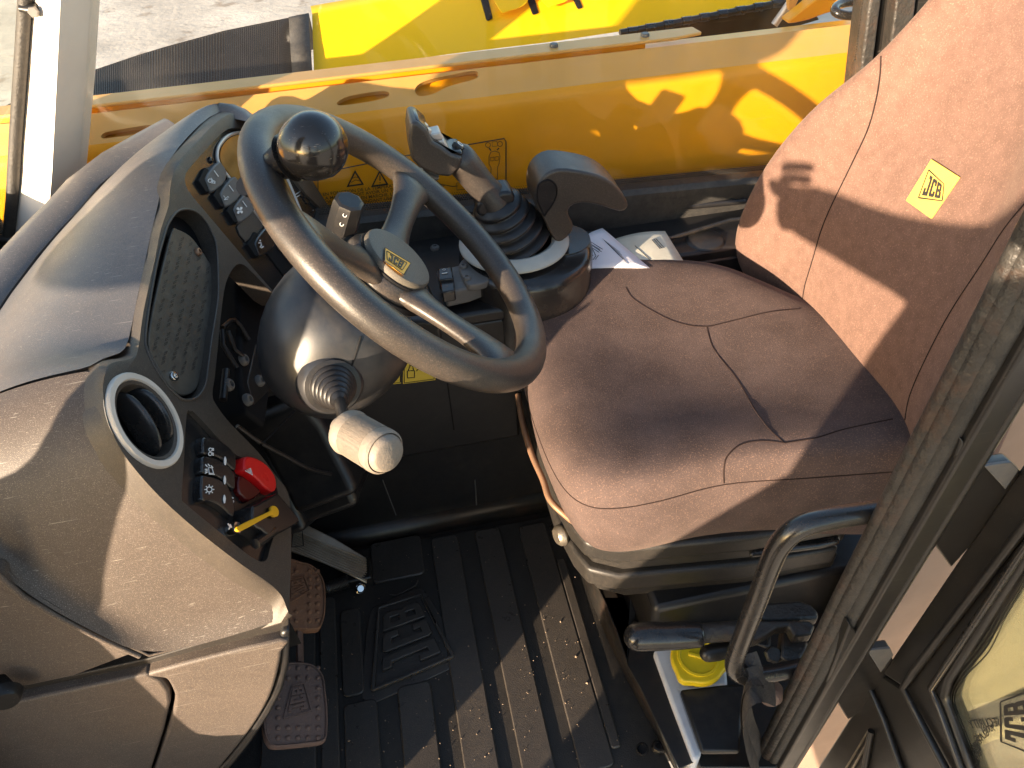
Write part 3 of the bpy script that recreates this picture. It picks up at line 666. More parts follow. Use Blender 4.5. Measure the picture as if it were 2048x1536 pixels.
# lower switch panel
sp = plate('switch_plate', [fp(shrink(swp, 1.02), -.0065, 3)], -FN * .004, gloss_m, face)
S = lambda pts: C2(3.5717, 180, 700, pts)
def rocker(name, pts, h, mt, parent, tilt=(0, 0), n=3, bv=.0016):
    P = [F(x, y, -.006) for x, y in pts]; c = sum(P, V()) / len(P); Q = cr(P, n) if n else P
    T = [p + FN * (h + (p - c).dot(V(tilt_dir)) * tilt[0]) for p in Q]; N = len(Q)
    top_ = [c + FN * 0 + (t - c) * .94 for t in T]
    vs = Q + top_; fs = [(i, (i + 1) % N, N + (i + 1) % N, N + i) for i in range(N)] + [tuple(range(2 * N - 1, N - 1, -1))]
    return bev(pyd(name, vs, fs, mt, parent, 35), bv, 2)
tilt_dir = (F(430, 870) - F(430, 960)).normalized()
R1 = [(757, 645), (800, 637), (870, 655), (950, 705), (1000, 770), (1008, 850), (990, 880), (900, 800), (820, 765), (755, 752)]
for dy, nm in ((0, 'rocker_switch'), (136, 'rocker_switch'), (272, 'rocker_switch')):
    r_ = rocker(nm, S([(x - dy * .045, y + dy + (60 if dy == 272 and y > 740 else 0)) for x, y in R1]), .009, gloss_m, sp, (.0, 0))
    ind = S([(965 - dy * .02, 764 + dy), (972 - dy * .02, 790 + dy), (968 - dy * .02, 820 + dy), (961 - dy * .02, 822 + dy), (955 - dy * .02, 795 + dy), (960 - dy * .02, 766 + dy)])
    plate('indicator', [fp(ind, .0032, 3)], FN * .0006, icon_m, r_, 0)
def icon(strokes, parent, off, r=.00045, mt=None, name='icon'):
    vs = []; fs = []
    for st_ in strokes:
        cl = len(st_) > 2 and st_[0] == st_[-1]
        P = [F(x, y, off) for x, y in (st_[:-1] if cl else st_)]; a, b = tube_geo(P, r, 5, cl); k = len(vs); vs += a; fs += [tuple(i + k for i in f) for f in b]
    return pyd(name, vs, fs, mt or icon_m, parent, 60)
def ci(x, y, r, n=10): return [(x + r * math.cos(6.2832 * i / n), y + r * math.sin(6.2832 * i / n)) for i in range(n)] + [(x + r, y)]
icon([S(ci(860, 712, 12)), S(ci(858, 742, 12))] + [S([(872, 702 + i * 7), (884, 704 + i * 7)]) for i in range(3)] + [S([(870, 734 + i * 7), (882, 738 + i * 7)]) for i in range(3)], sp, .0034)
icon([S([(846, 838), (870, 842), (882, 880), (850, 880), (846, 838)])] + [S([(824 + dx, 818 + dy), (838 + dx, 834 + dy)]) for dx, dy in ((0, 0), (18, -4), (40, 8))] + [S([(822, 852 + 14 * i), (838, 852 + 10 * i)]) for i in (0, 1, 2)] + [S([(850, 886), (888, 888)])], sp, .0034, .0006)
icon([S(ci(852, 996, 19))] + [S([(852 + 25 * math.cos(a), 996 + 25 * math.sin(a)), (852 + 34 * math.cos(a), 996 + 34 * math.sin(a))]) for a in [i * .785 for i in range(8)]], sp, .0034, .0006)
icon([S([(1000, 1050), (1016, 1062), (1008, 1070), (1026, 1080), (1022, 1092)]), S([(1008, 1052), (1024, 1058)])], sp, -.0045, .0007)
# hazard switch
hz = rocker('hazard_switch', S([(1042, 782), (1080, 780), (1130, 795), (1200, 840), (1260, 915), (1280, 985), (1272, 1030), (1245, 1036), (1205, 1020), (1170, 985), (1140, 952), (1080, 905), (1040, 885), (1030, 835)]), .013, red_m, sp, (.05, 0), 2, .002)
rocker('hazard_switch_base', S([(1038, 905), (1085, 925), (1150, 975), (1200, 1030), (1105, 1095), (1062, 1060), (1025, 1010)]), .006, dred_m, sp, (0, 0), 2)
icon([S([(1108, 862), (1146, 845), (1160, 892), (1108, 862)]), S([(1122, 862), (1142, 856), (1148, 876), (1122, 862)])], hz, .0078, .0006)
screw(F(456, 905, -.004), FN, .004, sp, copper_m)
# black socket with yellow pull lever
sk = rocker('socket_block', S([(1030, 1160), (1060, 1145), (1215, 1062), (1245, 1075), (1385, 1240), (1365, 1290), (1180, 1385), (1150, 1378), (1100, 1330), (1030, 1290)]), .024, gloss_m, sp, (0, 0), 2, .003)
bev(plate('yellow_lever', [fp(S([(1036, 1268), (1046, 1302), (1110, 1276), (1200, 1226), (1276, 1186), (1298, 1196), (1326, 1192), (1332, 1158), (1314, 1126), (1288, 1118), (1276, 1136), (1270, 1156), (1160, 1206)]), .0185, 2)], FN * .0035, lever_m, sk), .0008)
tube('lever_groove', [F(*S([(1180, 1385)])[0], .010), F(*S([(1310, 1290)])[0], .012)], .006, gloss_m, sk, 10)
lathe('key_barrel', [(0, .012), (.006, .012), (.0065, .01), (.0065, 0), (0, 0)], F(*S([(990, 1290)])[0], -.006), FN, chrome_m, sp, 16)
icon([S([(985, 1240), (1000, 1262), (992, 1280)]), S([(1000, 1245), (1010, 1270)])], sp, .0062, .0008)
# upper instrument cluster
cp = plate('cluster_plate', [fp(shrink(clus, 1.015), -.006, 3)], -FN * .004, gloss_m, face)
cring = [(498, 268), (480, 265), (456, 272), (439, 290), (434, 309), (437, 326), (449, 344), (493, 402), (542, 468), (590, 520), (622, 480), (600, 420), (570, 350), (540, 308), (515, 280)]
tube('silver_ring', cr(fp(cring, -.0035), 4), .0026, silver_m, cp, 8, True)
plate('display', [fp(shrink(cring, .95), -.0058, 3)], FN * .0022, refl_amber_m, cp, 0)
Q = lambda pts: C2(3.657, 340, 200, pts)
for dx, dy, k in ((0, 0, 0), (110, 108, 1), (208, 222, 2), (362, 468, 3)):
    rr_ = rocker('rocker_switch', Q([(228 + dx, 588 + dy), (262 + dx, 520 + dy), (312 + dx, 468 + dy), (340 + dx, 495 + dy), (368 + dx, 535 + dy), (376 + dx, 580 + dy), (365 + dx, 620 + dy), (330 + dx, 660 + dy), (280 + dx, 690 + dy), (250 + dx, 650 + dy)]), .009, grey_m if k < 3 else gloss_m, cp, (.1, 0), 2)
    rocker('switch_side', Q([(180 + dx, 600 + dy), (235 + dx, 500 + dy), (262 + dx, 520 + dy), (228 + dx, 588 + dy), (270 + dx, 690 + dy), (240 + dx, 690 + dy)]), .006, pit_m, cp, (0, 0), 0, .0008)
    if k < 3: icon([Q([(322 + dx, 516 + dy), (354 + dx, 560 + dy)])], rr_, .0040, .0007, name='tick')
icon([Q(ci(292, 590, 13)), Q([(300, 570), (308, 580), (316, 600)]), Q(ci(320, 600, 9)), Q([(300, 606), (330, 610)])], cp, .0042, .0005)
icon([Q([(392, 700), (402, 712), (410, 720), (398, 726)]), Q([(414, 714), (424, 706), (430, 714)]), Q([(398, 730), (424, 724)])], cp, .0042, .0005)
for a in (0, 1, 2, 3):
    cx, cy = 508, 808; an = .6 + a * 1.571
    plate('icon', [fp(Q([(cx + 3 * math.cos(an), cy + 3 * math.sin(an)), (cx + 22 * math.cos(an - .35), cy + 26 * math.sin(an - .35)), (cx + 26 * math.cos(an + .2), cy + 30 * math.sin(an + .2)), (cx + 16 * math.cos(an + .6), cy + 18 * math.sin(an + .6))]), .0037, 2)], FN * .0008, icon_m, cp, 0)
icon([Q([(656, 1024), (662, 1032)]), Q([(650, 1046), (664, 1044), (668, 1062), (660, 1076), (670, 1082), (682, 1072)])], cp, .0042, .0010)
plate('blank_switch', [fp(Q([(482, 932), (590, 812), (690, 915), (560, 1030), (540, 1030)]), -.0058, 2)], FN * .002, face_m, cp, .0008)
plate('keypad', [fp(Q([(690, 1110), (760, 1030), (930, 1220), (905, 1270), (858, 1330)]), -.0058, 0)], FN * .002, pit_m, cp, .0008)
for i in range(4):
    x, y = 778 + i * 38, 1078 + i * 46
    kb = plate('key', [fp(Q([(x, y), (x + 26, y - 22), (x + 54, y + 10), (x + 28, y + 36)]), -.0037, 0)], FN * .0022, face_m, cp, .0004)
    icon([[Q([(x + 20, y + 12)])[0], Q([(x + 24, y - 4)])[0], Q([(x + 38, y + 10)])[0]], Q([(x + 22, y + 4), (x + 30, y + 12)])], kb, .0001 - .001, .0005)
for q in ((421, 320), (424, 322)): pass
screw(F(421, 320, -.0052), FN, .0045, cp, gloss_m); screw(F(559, 570, -.0052), FN, .0042, cp, gloss_m); screw(F(635, 417, -.0052), FN, .0045, cp, gloss_m)
for i, (x, y) in enumerate(((596, 386), (606, 398), (618, 428), (640, 440))):
    plate('key', [fp([(x, y), (x + 10, y - 8), (x + 17, y + 2), (x + 7, y + 10)], -.0055, 0)], FN * .002, gloss_m, cp, .0005)
icon([[(586, 392), (606, 380)], [(590, 396), (610, 384)], [(626, 420), (632, 428)], [(628, 430), (636, 424)]], cp, -.005, .0007)

# cowl in front of the instrument face
Rm = [(530, 272), (506, 240), (461, 220), (420, 236), (380, 275), (338, 325), (323, 370), (321, 410), (308, 455), (294, 525), (273, 620), (260, 695), (247, 714), (205, 722), (190, 739)]
Wm = [(527, 268), (500, 239), (430, 232), (380, 255), (330, 283), (262, 322), (200, 372), (160, 420), (120, 462), (74, 515), (18, 590), (-50, 690), (-90, 760), (-140, 840), (-180, 900)]
Wz = [.80, .80, .80, .795, .79, .785, .78, .775, .77, .765, .755, .75, .745, .74, .735]
rows = []
for (a, b), (c, d), z in zip(Rm, Wm, Wz):
    p = F(a, b, -.020); q = pz(c, d, z); r = []
    for i in range(9):
        t = i / 8; r.append(p.lerp(q, t) + V((0, 0, .018 * math.sin(math.pi * t) + .004 * (1 - t))))
    rows.append(r)
cow = grid('cowl', rows, dash_m, da, 0, 60, 1)
# padded lip against the glass
lipP = [pz(c, d, z) for (c, d), z in zip(Wm, Wz)][3:]
lp = tube('pad', [p + V((-.022, .012, -.012)) for p in lipP], [(.034, .017)] * len(lipP), dash_m, da, 12, up=(-.7, .5, .3))
tube('pad_groove', [p + V((.002, -.002, .001)) for p in lipP], .0022, pit_m, da, 6)
# side cover: from the seam down to the shadow gap
RS = [(190, 739), (185, 773), (191, 825), (208, 876), (239, 931), (304, 1007), (384, 1080), (471, 1150), (523, 1188), (548, 1212), (560, 1243)]
p_se = F(190, 739, -.02); q_se = pz(-180, 900, .735)
bot_px = [(-180, 1010), (-120, 1050), (-60, 1090), (0, 1140), (45, 1182), (110, 1222), (180, 1260), (240, 1290), (297, 1317), (430, 1282), (560, 1243)]
bot_y = [.505, .492, .480, .470, .463, .455, .449, .445, .442, .449, .458]
top_ = [q_se.lerp(p_se, i / 10) + V((0, 0, .018 * math.sin(math.pi * (1 - i / 10)) + .004 * (i / 10))) for i in range(11)]
bt_ = [ply(x, y, yy) for (x, y), yy in zip(bot_px, bot_y)]
rt_ = [F(x, y, -.018) for x, y in RS]; NR = len(rt_) - 1
lf_top, lf_bot = top_[0], bt_[0]
rows = []
# Coons patch between seam (top), lower gap (bottom), rim (right) and a straight left edge
for j in range(13):
    v = j / 12; r = []
    def samp(L, t):
        k = t * (len(L) - 1); i = min(int(k), len(L) - 2); return L[i].lerp(L[i + 1], k - i)
    for i in range(13):
        u = i / 12; tp = samp(top_, u); bt = samp(bt_, u); lf = lf_top.lerp(lf_bot, v); rt = samp(rt_, v)
        p = tp * (1 - v) + bt * v + lf * (1 - u) + rt * u - (top_[0] * (1 - u) * (1 - v) + top_[-1] * u * (1 - v) + bt_[0] * (1 - u) * v + bt_[-1] * u * v)
        p += V((-.2, -.8, .5)).normalized() * (.012 * math.sin(math.pi * v ** .6) * (1 - v) ** .6 * (1 - u) ** .5)
        r.append(p)
    rows.append(r)
sd = grid('side_cover', rows, side_m, da, 0, 60, 1)
# fold between side cover and shadow gap
G = [p for p in bt_]
tube('cover_edge', [p + V((0, .004, 0)) for p in bt_], .002, side_m, da, 8)
gap = grid('shadow_gap', [[p + V((0, .004, .004)) for p in bt_], [p + V((.0, .022, -.006)) for p in bt_], [p + V((0, .026, -.10)) for p in bt_]], pit_m, da, 0, 40)
# recessed dark strip running back to the face tip, and the lower covers
YL = .446
strip_px = [(562, 1240), (578, 1236), (578, 1262), (560, 1280), (300, 1344), (150, 1378), (-60, 1418), (-120, 1430), (-120, 1402), (0, 1378), (150, 1350), (297, 1318)]
plate('dark_strip', [[ply(x, y, YL + .013) for x, y in strip_px]], (0, .02, 0), mat('gap_plastic', (.016, .013, .011), .6, speck=.08), da, .0015)
p2 = [(0, 1152), (40, 1190), (100, 1228), (180, 1268), (266, 1308), (150, 1352), (30, 1378), (24, 1365), (8, 1350), (-120, 1372), (-120, 1140), (-60, 1140)]
pa = plate('upper_panel', [[ply(x, y, .462 - .00006 * max(0, x)) for x, y in p2]], (0, .02, 0), side_m, da, .003, 3)
tube('panel_lip', [ply(x, y, .461 - .00006 * max(0, x)) for x, y in [(-60, 1100), (0, 1152), (45, 1193), (110, 1230), (190, 1272), (280, 1312)]], .003, side_m, da, 10)
p3 = cr([V((x, y, 0)) for x, y in [(302, 1347), (560, 1283), (563, 1305), (556, 1345), (540, 1395), (505, 1455), (455, 1518), (400, 1580), (330, 1640), (290, 1600), (314, 1525), (335, 1460), (349, 1405), (345, 1380), (330, 1358)]], 3)
lo = plate('lower_panel', [[ply(p.x, p.y, .446) for p in p3]], (0, .02, 0), side_m, da, .004, 3)
p4 = [(-120, 1440), (0, 1412), (150, 1380), (296, 1349), (322, 1362), (338, 1383), (341, 1405), (328, 1460), (308, 1523), (282, 1600), (282, 1700), (-120, 1700)]
plate('lower_panel', [[ply(x, y, .446) for x, y in p4]], (0, .05, 0), side_m, da, .004, 3)
plate('inner_edge', [[ply(x, y, .451) for x, y in [(560, 1268), (580, 1262), (578, 1330), (566, 1380), (540, 1430), (500, 1490), (455, 1545), (430, 1600), (330, 1640), (455, 1520), (505, 1455), (540, 1395), (557, 1345)]]], (0, .02, 0), black_m, da, .004)
plate('back_filler', [[ply(x, y, .505) for x, y in [(-150, 1150), (560, 1262), (560, 1300), (300, 1700), (-150, 1700)]]], (0, .01, 0), pit_m, da, 0)
lathe('plug', [(0, .012), (.012, .012), (.014, .009), (.016, 0), (0, 0)], ply(12, 1385, .440), (.3, -1, .1), frame_m, da, 20)
# dark housing under the instrument face beside the column
# ================================================================== STEERING COLUMN
co = thing('steering_column', 'dark moulded steering column shroud with two stalks below the wheel', 'steering column', tuple(WC - WN * .3))
HC = WC - WN * .035                                       # hub centre
def sec(px, py, r, hx, hy): return pd(px, py, r), hx, hy
# shroud: sections along a bent axis from below the wheel down to the column foot
ax = [HC - WN * .040, HC - WN * .065, HC - WN * .095 + V((0, -.012, 0)), HC - WN * .13 + V((0, -.03, 0)), HC - WN * .165 + V((0, -.045, 0)), HC - WN * .195 + V((0, -.05, 0))]
rs = [(.068, .072), (.080, .084), (.084, .090), (.078, .086), (.062, .070), (.035, .04)]
rs = [(a, b) for a, b in rs]
vs, fs = tube_geo(ax, rs, 28, False, 1, up=(0, 1, 0)); sh = sub(pyd('shroud', vs, fs, shroud_m, co, 60), 1)
lathe('collar', [(.050, -.03), (.050, .0), (.042, .008), (0, .008)], HC - WN * .035, WN, black_m, co, 36)
line_on('seam', sh, [(722, 672), (714, 700), (704, 730), (692, 758)], .0011, pit_m, co, 3, .0002)
# left hand stalk (towards the camera) with its rubber boot
sA = on(sh, 664, 768) or pd(664, 768, .8); sE = pd(700, 850, .70); dS = (sE - sA).normalized()
kn0 = pd(688, 858, .69); kn1 = pd(772, 907, .645)
lathe('stalk_boss', [(.040, -.02), (.036, .0), (.031, .010), (.026, .013), (.0, .013)], sA + dS * -.004, dS, shroud_m, co, 32)
st1 = thing
sg = 'stalk'
prof = [(.030, .012)]; h = .012
for i, r in enumerate((.0235, .0205, .0175, .0145, .0115)): prof += [(r + .0015, h + .001), (r + .001, h + .005), (r - .002, h + .007), (r - .0018, h + .009)]; h += .0095
prof += [(.009, h + .002), (.006, h + .006), (.005, h + .014), (0, h + .014)]
bt = lathe('stalk_boot', prof, sA + dS * -.002, dS, black_m, co, 28, 60)
tip = sA + dS * (h + .006)
kd = (kn1 - kn0).normalized()
tube('stalk', cr([tip - dS * .01, tip, kn0 + kd * .004], 4, False), .0062, gloss_m, co, 10)
L_ = (kn1 - kn0).length
pr = [(0, -.004), (.012, -.003), (.0165, .004)]
kb = lathe('stalk_knob', [(0, -.010), (.009, -.009), (.0150, .002), (.0205, .006), (.0215, .010), (.0205, .014), (.0200, .016), (.0200, L_ - .010), (.0208, L_ - .008), (.0205, L_ - .003), (.0185, L_ - .001), (.0175, L_ - .004), (.0172, L_), (.0155, L_ + .004), (.0135, L_ + .0055), (0, L_ + .0055)], kn0, kd, mat('knob_grey_brown', (.19, .165, .135), .6, bump=.3, dust=.5, dustcol=(.28, .22, .17), dscale=120), co, 36)
kr = pyd('knurling', *(lambda: (lambda VS, FS: (VS, FS))(*(lambda: (
    [kn0 + kd * hh + basis(kd)[0] * (math.cos(a) * rr2) + basis(kd)[1] * (math.sin(a) * rr2) for hh in [.016 + (L_ - .028) * j / 26 for j in range(27)] for a, rr2 in [(6.28318 * q / 36, 0) for q in range(1)]], []))()))(), chrome_m, kb, 0) if False else None
for j in range(22):
    hh = .018 + (L_ - .031) * j / 21
    tube('ridge', circ(kn0 + kd * hh, kd, .0202, 28), .0005, MAT['knob_grey_brown'], kb, 5, True)
# right hand stalk, beyond the wheel
a0 = pd(668, 500, .90); a1 = pd(682, 462, .885); a2 = pd(697, 408, .86)
d2 = (a2 - a1).normalized(); L2 = (a2 - a1).length
k2 = lathe('stalk_knob', [(0, -.012), (.013, -.012), (.016, -.008), (.0165, 0), (.0175, .002), (.0180, .006), (.0175, L2), (.0165, L2 + .004), (.013, L2 + .006), (0, L2 + .006)], a1, d2, black_m, co, 8, 30)
lathe('stalk_ring', [(.0165, -.022), (.0178, -.020), (.0178, -.010), (.0165, -.007)], a1, d2, gloss_m, co, 28)
tube('stalk', [pd(655, 560, .92), a0, a1], .008, gloss_m, co, 10)
for q in ((684, 448), (690, 430), (672, 482)):
    c = on(k2, q[0], q[1], .0004)
    if c: tube('icon', circ(c, -ray(*q), .002, 10), .0004, icon_m, k2, 4, True)
# column foot: moulded housing towards the floor
def hull(name, px, d0, d1, mt, parent, b=.01, seg=3): return plate(name, [[F(x, y, d0) for x, y in px]], FN * (d1 - d0), mt, parent, b, seg)
hull('foot_housing', [(474, 850), (500, 800), (553, 782), (600, 800), (700, 850), (740, 900), (722, 935), (665, 950), (620, 985), (590, 1035), (575, 1000), (520, 900)], -.16, -.045, black_m, co, .014, 4)
hull('foot_base', [(540, 905), (600, 890), (690, 905), (640, 960), (600, 1030), (590, 1060), (560, 1010)], -.20, -.075, black_m, co, .012, 3)
tube('housing_seam', [F(594, 818, -.0445), F(555, 858, -.0445), F(522, 890, -.0445)], .0012, pit_m, co, 5)
tube('housing_edge', cr([F(474, 852, -.046), F(520, 885, -.046), F(570, 912, -.046), F(620, 938, -.046), F(662, 948, -.046)], 4, False), .003, black_m, co, 8)
# dark bulkhead behind it with screws and a triangular vent surround
bh = thing('footwell_panel', 'dark black plastic panel behind the column with round bolts', 'panel', tuple(F(480, 700, -.1)))
hull('panel', [(420, 500), (560, 480), (760, 520), (800, 700), (700, 960), (560, 1080), (470, 880), (420, 820)], -.22, -.17, black_m, bh, .01)
hull('side_return', [(418, 500), (475, 520), (560, 590), (560, 660), (500, 700), (470, 880), (430, 850), (418, 790)], -.10, -.05, pit_m, bh, .006)
tube('trim', cr([F(446, 655, -.045), F(470, 640, -.045), F(498, 680, -.045)], 3, False), .003, black_m, bh, 8)
tube('trim', [F(444, 660, -.045), F(446, 690, -.045), F(474, 735, -.045)], .003, black_m, bh, 8)
tube('trim', [F(456, 662, -.045), F(470, 700, -.045), F(486, 712, -.045)], .003, black_m, bh, 8)
tube('trim', [F(452, 740, -.05), F(446, 800, -.05)], .005, black_m, bh, 8)
for x, y in ((522, 706), (518, 762), (486, 720), (494, 800), (456, 770)): screw(F(x, y, -.049), FN, .0085, bh, grey_m, 'bolt')
hull('bolt_plate', [(480, 690), (560, 660), (560, 790), (520, 800), (480, 840), (460, 770)], -.07, -.0495, black_m, bh, .01)

# ================================================================== STEERING WHEEL
sw = thing('steering_wheel', 'black steering wheel with spinner knob and yellow hub badge', 'steering wheel', tuple(WC))
R0 = .185
def wp(a, r, h=0): return WC + (WU * math.cos(rad(a)) + WV * math.sin(rad(a))) * r + WN * h
rimP_ = [wp(i * 5, R0) for i in range(72)]
tube('rim', rimP_, .0170, wheel_m, sw, 20, True, 1.12, up=WN, smooth=80)
for rr3, hh in ((R0 - .0165, -.003), ): tube('rim_parting_line', [wp(i * 5, rr3, hh) for i in range(72)], .0006, wheel_m, sw, 5, True)
# hub dish and spokes as one skin of lofted sections
def spoke(a, w0, w1, name='spoke'):
    rows = []; ps = []
    for r, h, wd, th in ((.030, -.040, .040, .014), (.050, -.036, w0 * 1.25, .013), (.072, -.030, w0, .011), (.100, -.021, w0 * .95, .0105), (.130, -.011, w0 * 1.1, .0115), (.155, -.005, w1, .013), (.176, -.001, w1 * 1.6, .012)):
        ps.append((wp(a, r, h), (wd, th)))
    t = [p for p, _ in ps]; side = (-WU * math.sin(rad(a)) + WV * math.cos(rad(a)))
    vs, fs = tube_geo(t, [r for _, r in ps], 16, False, 1, up=side)
    return sub(pyd(name, vs, fs, wheel_m, sw, 80), 1)
spoke(-8, .018, .024); spoke(-136, .020, .026); spoke(126, .018, .026)
lathe('hub', [(0, -.066), (.045, -.064), (.052, -.056), (.054, -.044), (.052, -.037), (.047, -.031), (.044, -.0285), (0, -.028)], WC, WN, wheel_m, sw, 48, 50)
hb = lathe('hub_pad', [(.0425, -.0305), (.0435, -.027), (.0435, -.021), (.042, -.0185), (.039, -.0175), (0, -.0165)], WC, WN, hub_m, sw, 48, 40)
tube('pad_groove', circ(WC - WN * .0275, WN, .0442, 40), .0016, pit_m, sw, 6, True)
# hub badge
def Wb(px, py): return W(px, py, -.0162)
bq = [Wb(768, 523), Wb(806, 551), Wb(820, 528), Wb(769, 497)]
bd = plate('badge', [[bq[0], bq[1], bq[2], bq[3]]], WN * .0014, badge_m, sw, .0004)
tube('badge_edge', [p + WN * .001 for p in bq], .0008, ink_m, sw, 5, True)
emblem([Wb(772, 521) , Wb(803, 543), Wb(813, 528), Wb(771, 503)], ink_m, bd, .0004, True, .0016)
# spinner knob
kb_ = W(596, 398, .0)
K0 = wp(104, R0 - .006, .012); K1 = pd(628, 292, .715)
kdn = (K1 - K0).normalized(); Lk = (K1 - K0).length; kr_ = .0305
prof = [(0, -.01), (.013, -.01), (.0135, .0), (.0165, Lk * .25), (.0225, Lk * .42)]
for i in range(13):
    t = -.95 + (1.5708 + .95) * i / 12; prof.append((kr_ * math.cos(t) * (1 if t > 0 else .98), Lk + kr_ * math.sin(t) * (1.0 if t > 0 else 1.15)))
prof[-1] = (0, prof[-1][1])
kk = lathe('spinner_knob', prof, K0, kdn, knob_m, sw, 48, 60)
# clamp below the rim
tube('knob_clamp', [wp(100, R0 - .03, -.012), wp(104, R0 - .01, -.02), wp(108, R0 + .012, -.012)], .009, frame_m, sw, 10)
lathe('switch_ring', [(.058, -.055), (.061, -.050), (.058, -.045)], WC, WN, pit_m, sw, 36)
# ================================================================== SEAT
se = thing('operator_seat', 'brown grey cloth operator seat with a yellow logo tag on its back', 'seat', (.42, .74, .1))
def ZP(l, z): return [pz(x, y, z) for x, y in l]
# cushion: rings of points from the lower edge inwards
near = [(1052, 772), (1066, 842), (1100, 930), (1135, 985), (1180, 1012), (1245, 1014), (1320, 1000), (1450, 967), (1620, 955), (1790, 948), (1870, 930)]
far = [(1880, 760), (1760, 660), (1605, 606), (1520, 575), (1440, 550), (1340, 541), (1200, 544), (1120, 556), (1062, 580), (1030, 620), (1026, 680)]
seamR = cr(ZP(near, .488) + ZP(far, .494), 3)
c = sum(seamR, V()) / len(seamR)
botR = [V((c.x + (p.x - c.x) * 1.0 + .002, c.y + (p.y - c.y) * 1.0, .374 - .034 * max(0, min(1, (p.x - .28) / .3)))) for p in seamR]
botR = [p + V((.022 * max(0, (c.x - p.x) / .24), 0, 0)) for p in botR]
def inset(k, z, f=None):
    out = []
    for p in seamR:
        q = V((c.x + (p.x - c.x) * k, c.y + (p.y - c.y) * k, z))
        u = (q.x - c.x) / .25; v = (q.y - c.y) / .27
        q.z += -.020 * max(0, -u - .55) ** 2 * 4 + .030 * max(0, abs(v) - .30) - .016 * math.exp(-((u - .15) / .55) ** 2 - (v / .5) ** 2)
        out.append(q)
    return out
mid = [a.lerp(b, .5) + (b - V((c.x, c.y, b.z))).normalized() * .008 for a, b in zip(botR, seamR)]
rings = [[p + V((0, 0, -.006)) - (p - c) * .04 for p in botR], botR, mid, seamR, inset(.975, .505), inset(.93, .515), inset(.82, .522), inset(.62, .521), inset(.40, .518), inset(.2, .516)]
N = len(seamR); vs = [p for r in rings for p in r]; fs = []
for i in range(len(rings) - 1):
    for k in range(N): fs.append((i * N + k, i * N + (k + 1) % N, (i + 1) * N + (k + 1) % N, (i + 1) * N + k))
vs.append(V((c.x, c.y, .500))); L0 = (len(rings) - 1) * N
for k in range(N): fs.append((L0 + k, L0 + (k + 1) % N, len(vs) - 1))
fs.append(tuple(range(N)))
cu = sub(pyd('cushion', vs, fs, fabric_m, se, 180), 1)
for pts in ([(1252, 575), (1270, 600), (1330, 635), (1375, 650), (1412, 653), (1432, 650)], [(1432, 650), (1480, 638), (1540, 624), (1600, 618)], [(1414, 655), (1424, 690), (1440, 715), (1475, 760), (1510, 820), (1540, 860), (1569, 886)], [(1569, 886), (1630, 876), (1690, 858), (1785, 838)],
            [(1569, 886), (1520, 882), (1480, 890), (1455, 912), (1448, 935), (1448, 966)], [(1052, 772), (1063, 830), (1098, 925), (1135, 985), (1180, 1013), (1240, 1016), (1320, 1002), (1450, 969), (1620, 956), (1785, 944)]):
    line_on('seam', cu, pts, .0011, seam_m, cu, 6, -.0002)
# backrest
FE = [(1500, 560, .615), (1475, 520, .590), (1465, 480, .578), (1478, 425, .576), (1525, 325, .590), (1620, 212, .618), (1700, 156, .642), (1770, 100, .663), (1850, 10, .690), (1905, -55, .712), (1930, -120, .73)]
YM = .737
rows = []
for px, py, x in FE:
    px -= 16; py -= 5
    e = plx(px, py, x); hw = e.y - YM; z = e.z; sec_ = []
    bz = max(0, min(1, (z - .45) / .1)); bo_ = .048 if z < .85 else .03
    for s in (-1, -.93, -.80, -.60, -.35, 0, .35, .60, .80, .93, 1):
        # bolsters at the sides, hollow in the middle
        a = abs(s); f = {0: .030, .35: .029, .6: .022, .8: .004, .93: .0, 1: .018}[a]
        sec_.append(V((x + f * (bo_ / .03), YM + s * hw, z)))
    for s in (1.0, .85, .5, 0, -.5, -.85, -1.0): sec_.append(V((x + (.055 if abs(s) > .9 else .095 if abs(s) > .8 else .11), YM + s * hw * (1.0 if abs(s) < 1 else 1.01), z)))
    rows.append(sec_)
M_ = len(rows[0]); vs = []; fs = []
first = [p * 1 for p in rows[0]]; cc = sum(first, V()) / M_
vs += [cc + (p - cc) * .85 + V((.01, 0, -.02)) for p in first]
for r in rows: vs += r
cl_ = sum(rows[-1], V()) / M_; vs += [cl_ + (p - cl_) * .8 + V((.005, 0, .02)) for p in rows[-1]]
NR2 = len(rows) + 2
for i in range(NR2 - 1):
    for k in range(M_): fs.append((i * M_ + k, i * M_ + (k + 1) % M_, (i + 1) * M_ + (k + 1) % M_, (i + 1) * M_ + k))
fs.append(tuple(range(M_))); fs.append(tuple((NR2 - 1) * M_ + k for k in range(M_)))
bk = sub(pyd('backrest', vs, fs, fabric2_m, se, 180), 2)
for pts in ([(1762, 112), (1760, 150), (1752, 200), (1735, 260), (1700, 335), (1650, 440), (1625, 520), (1610, 570), (1605, 600)], [(2060, 395), (2010, 455), (1962, 530), (1900, 625), (1850, 720), (1820, 790), (1810, 840)],
            [(1548, 296), (1556, 285), (1580, 258), (1600, 240)]):
    line_on('seam', bk, pts, .0012, seam_m, bk, 6, -.0002)
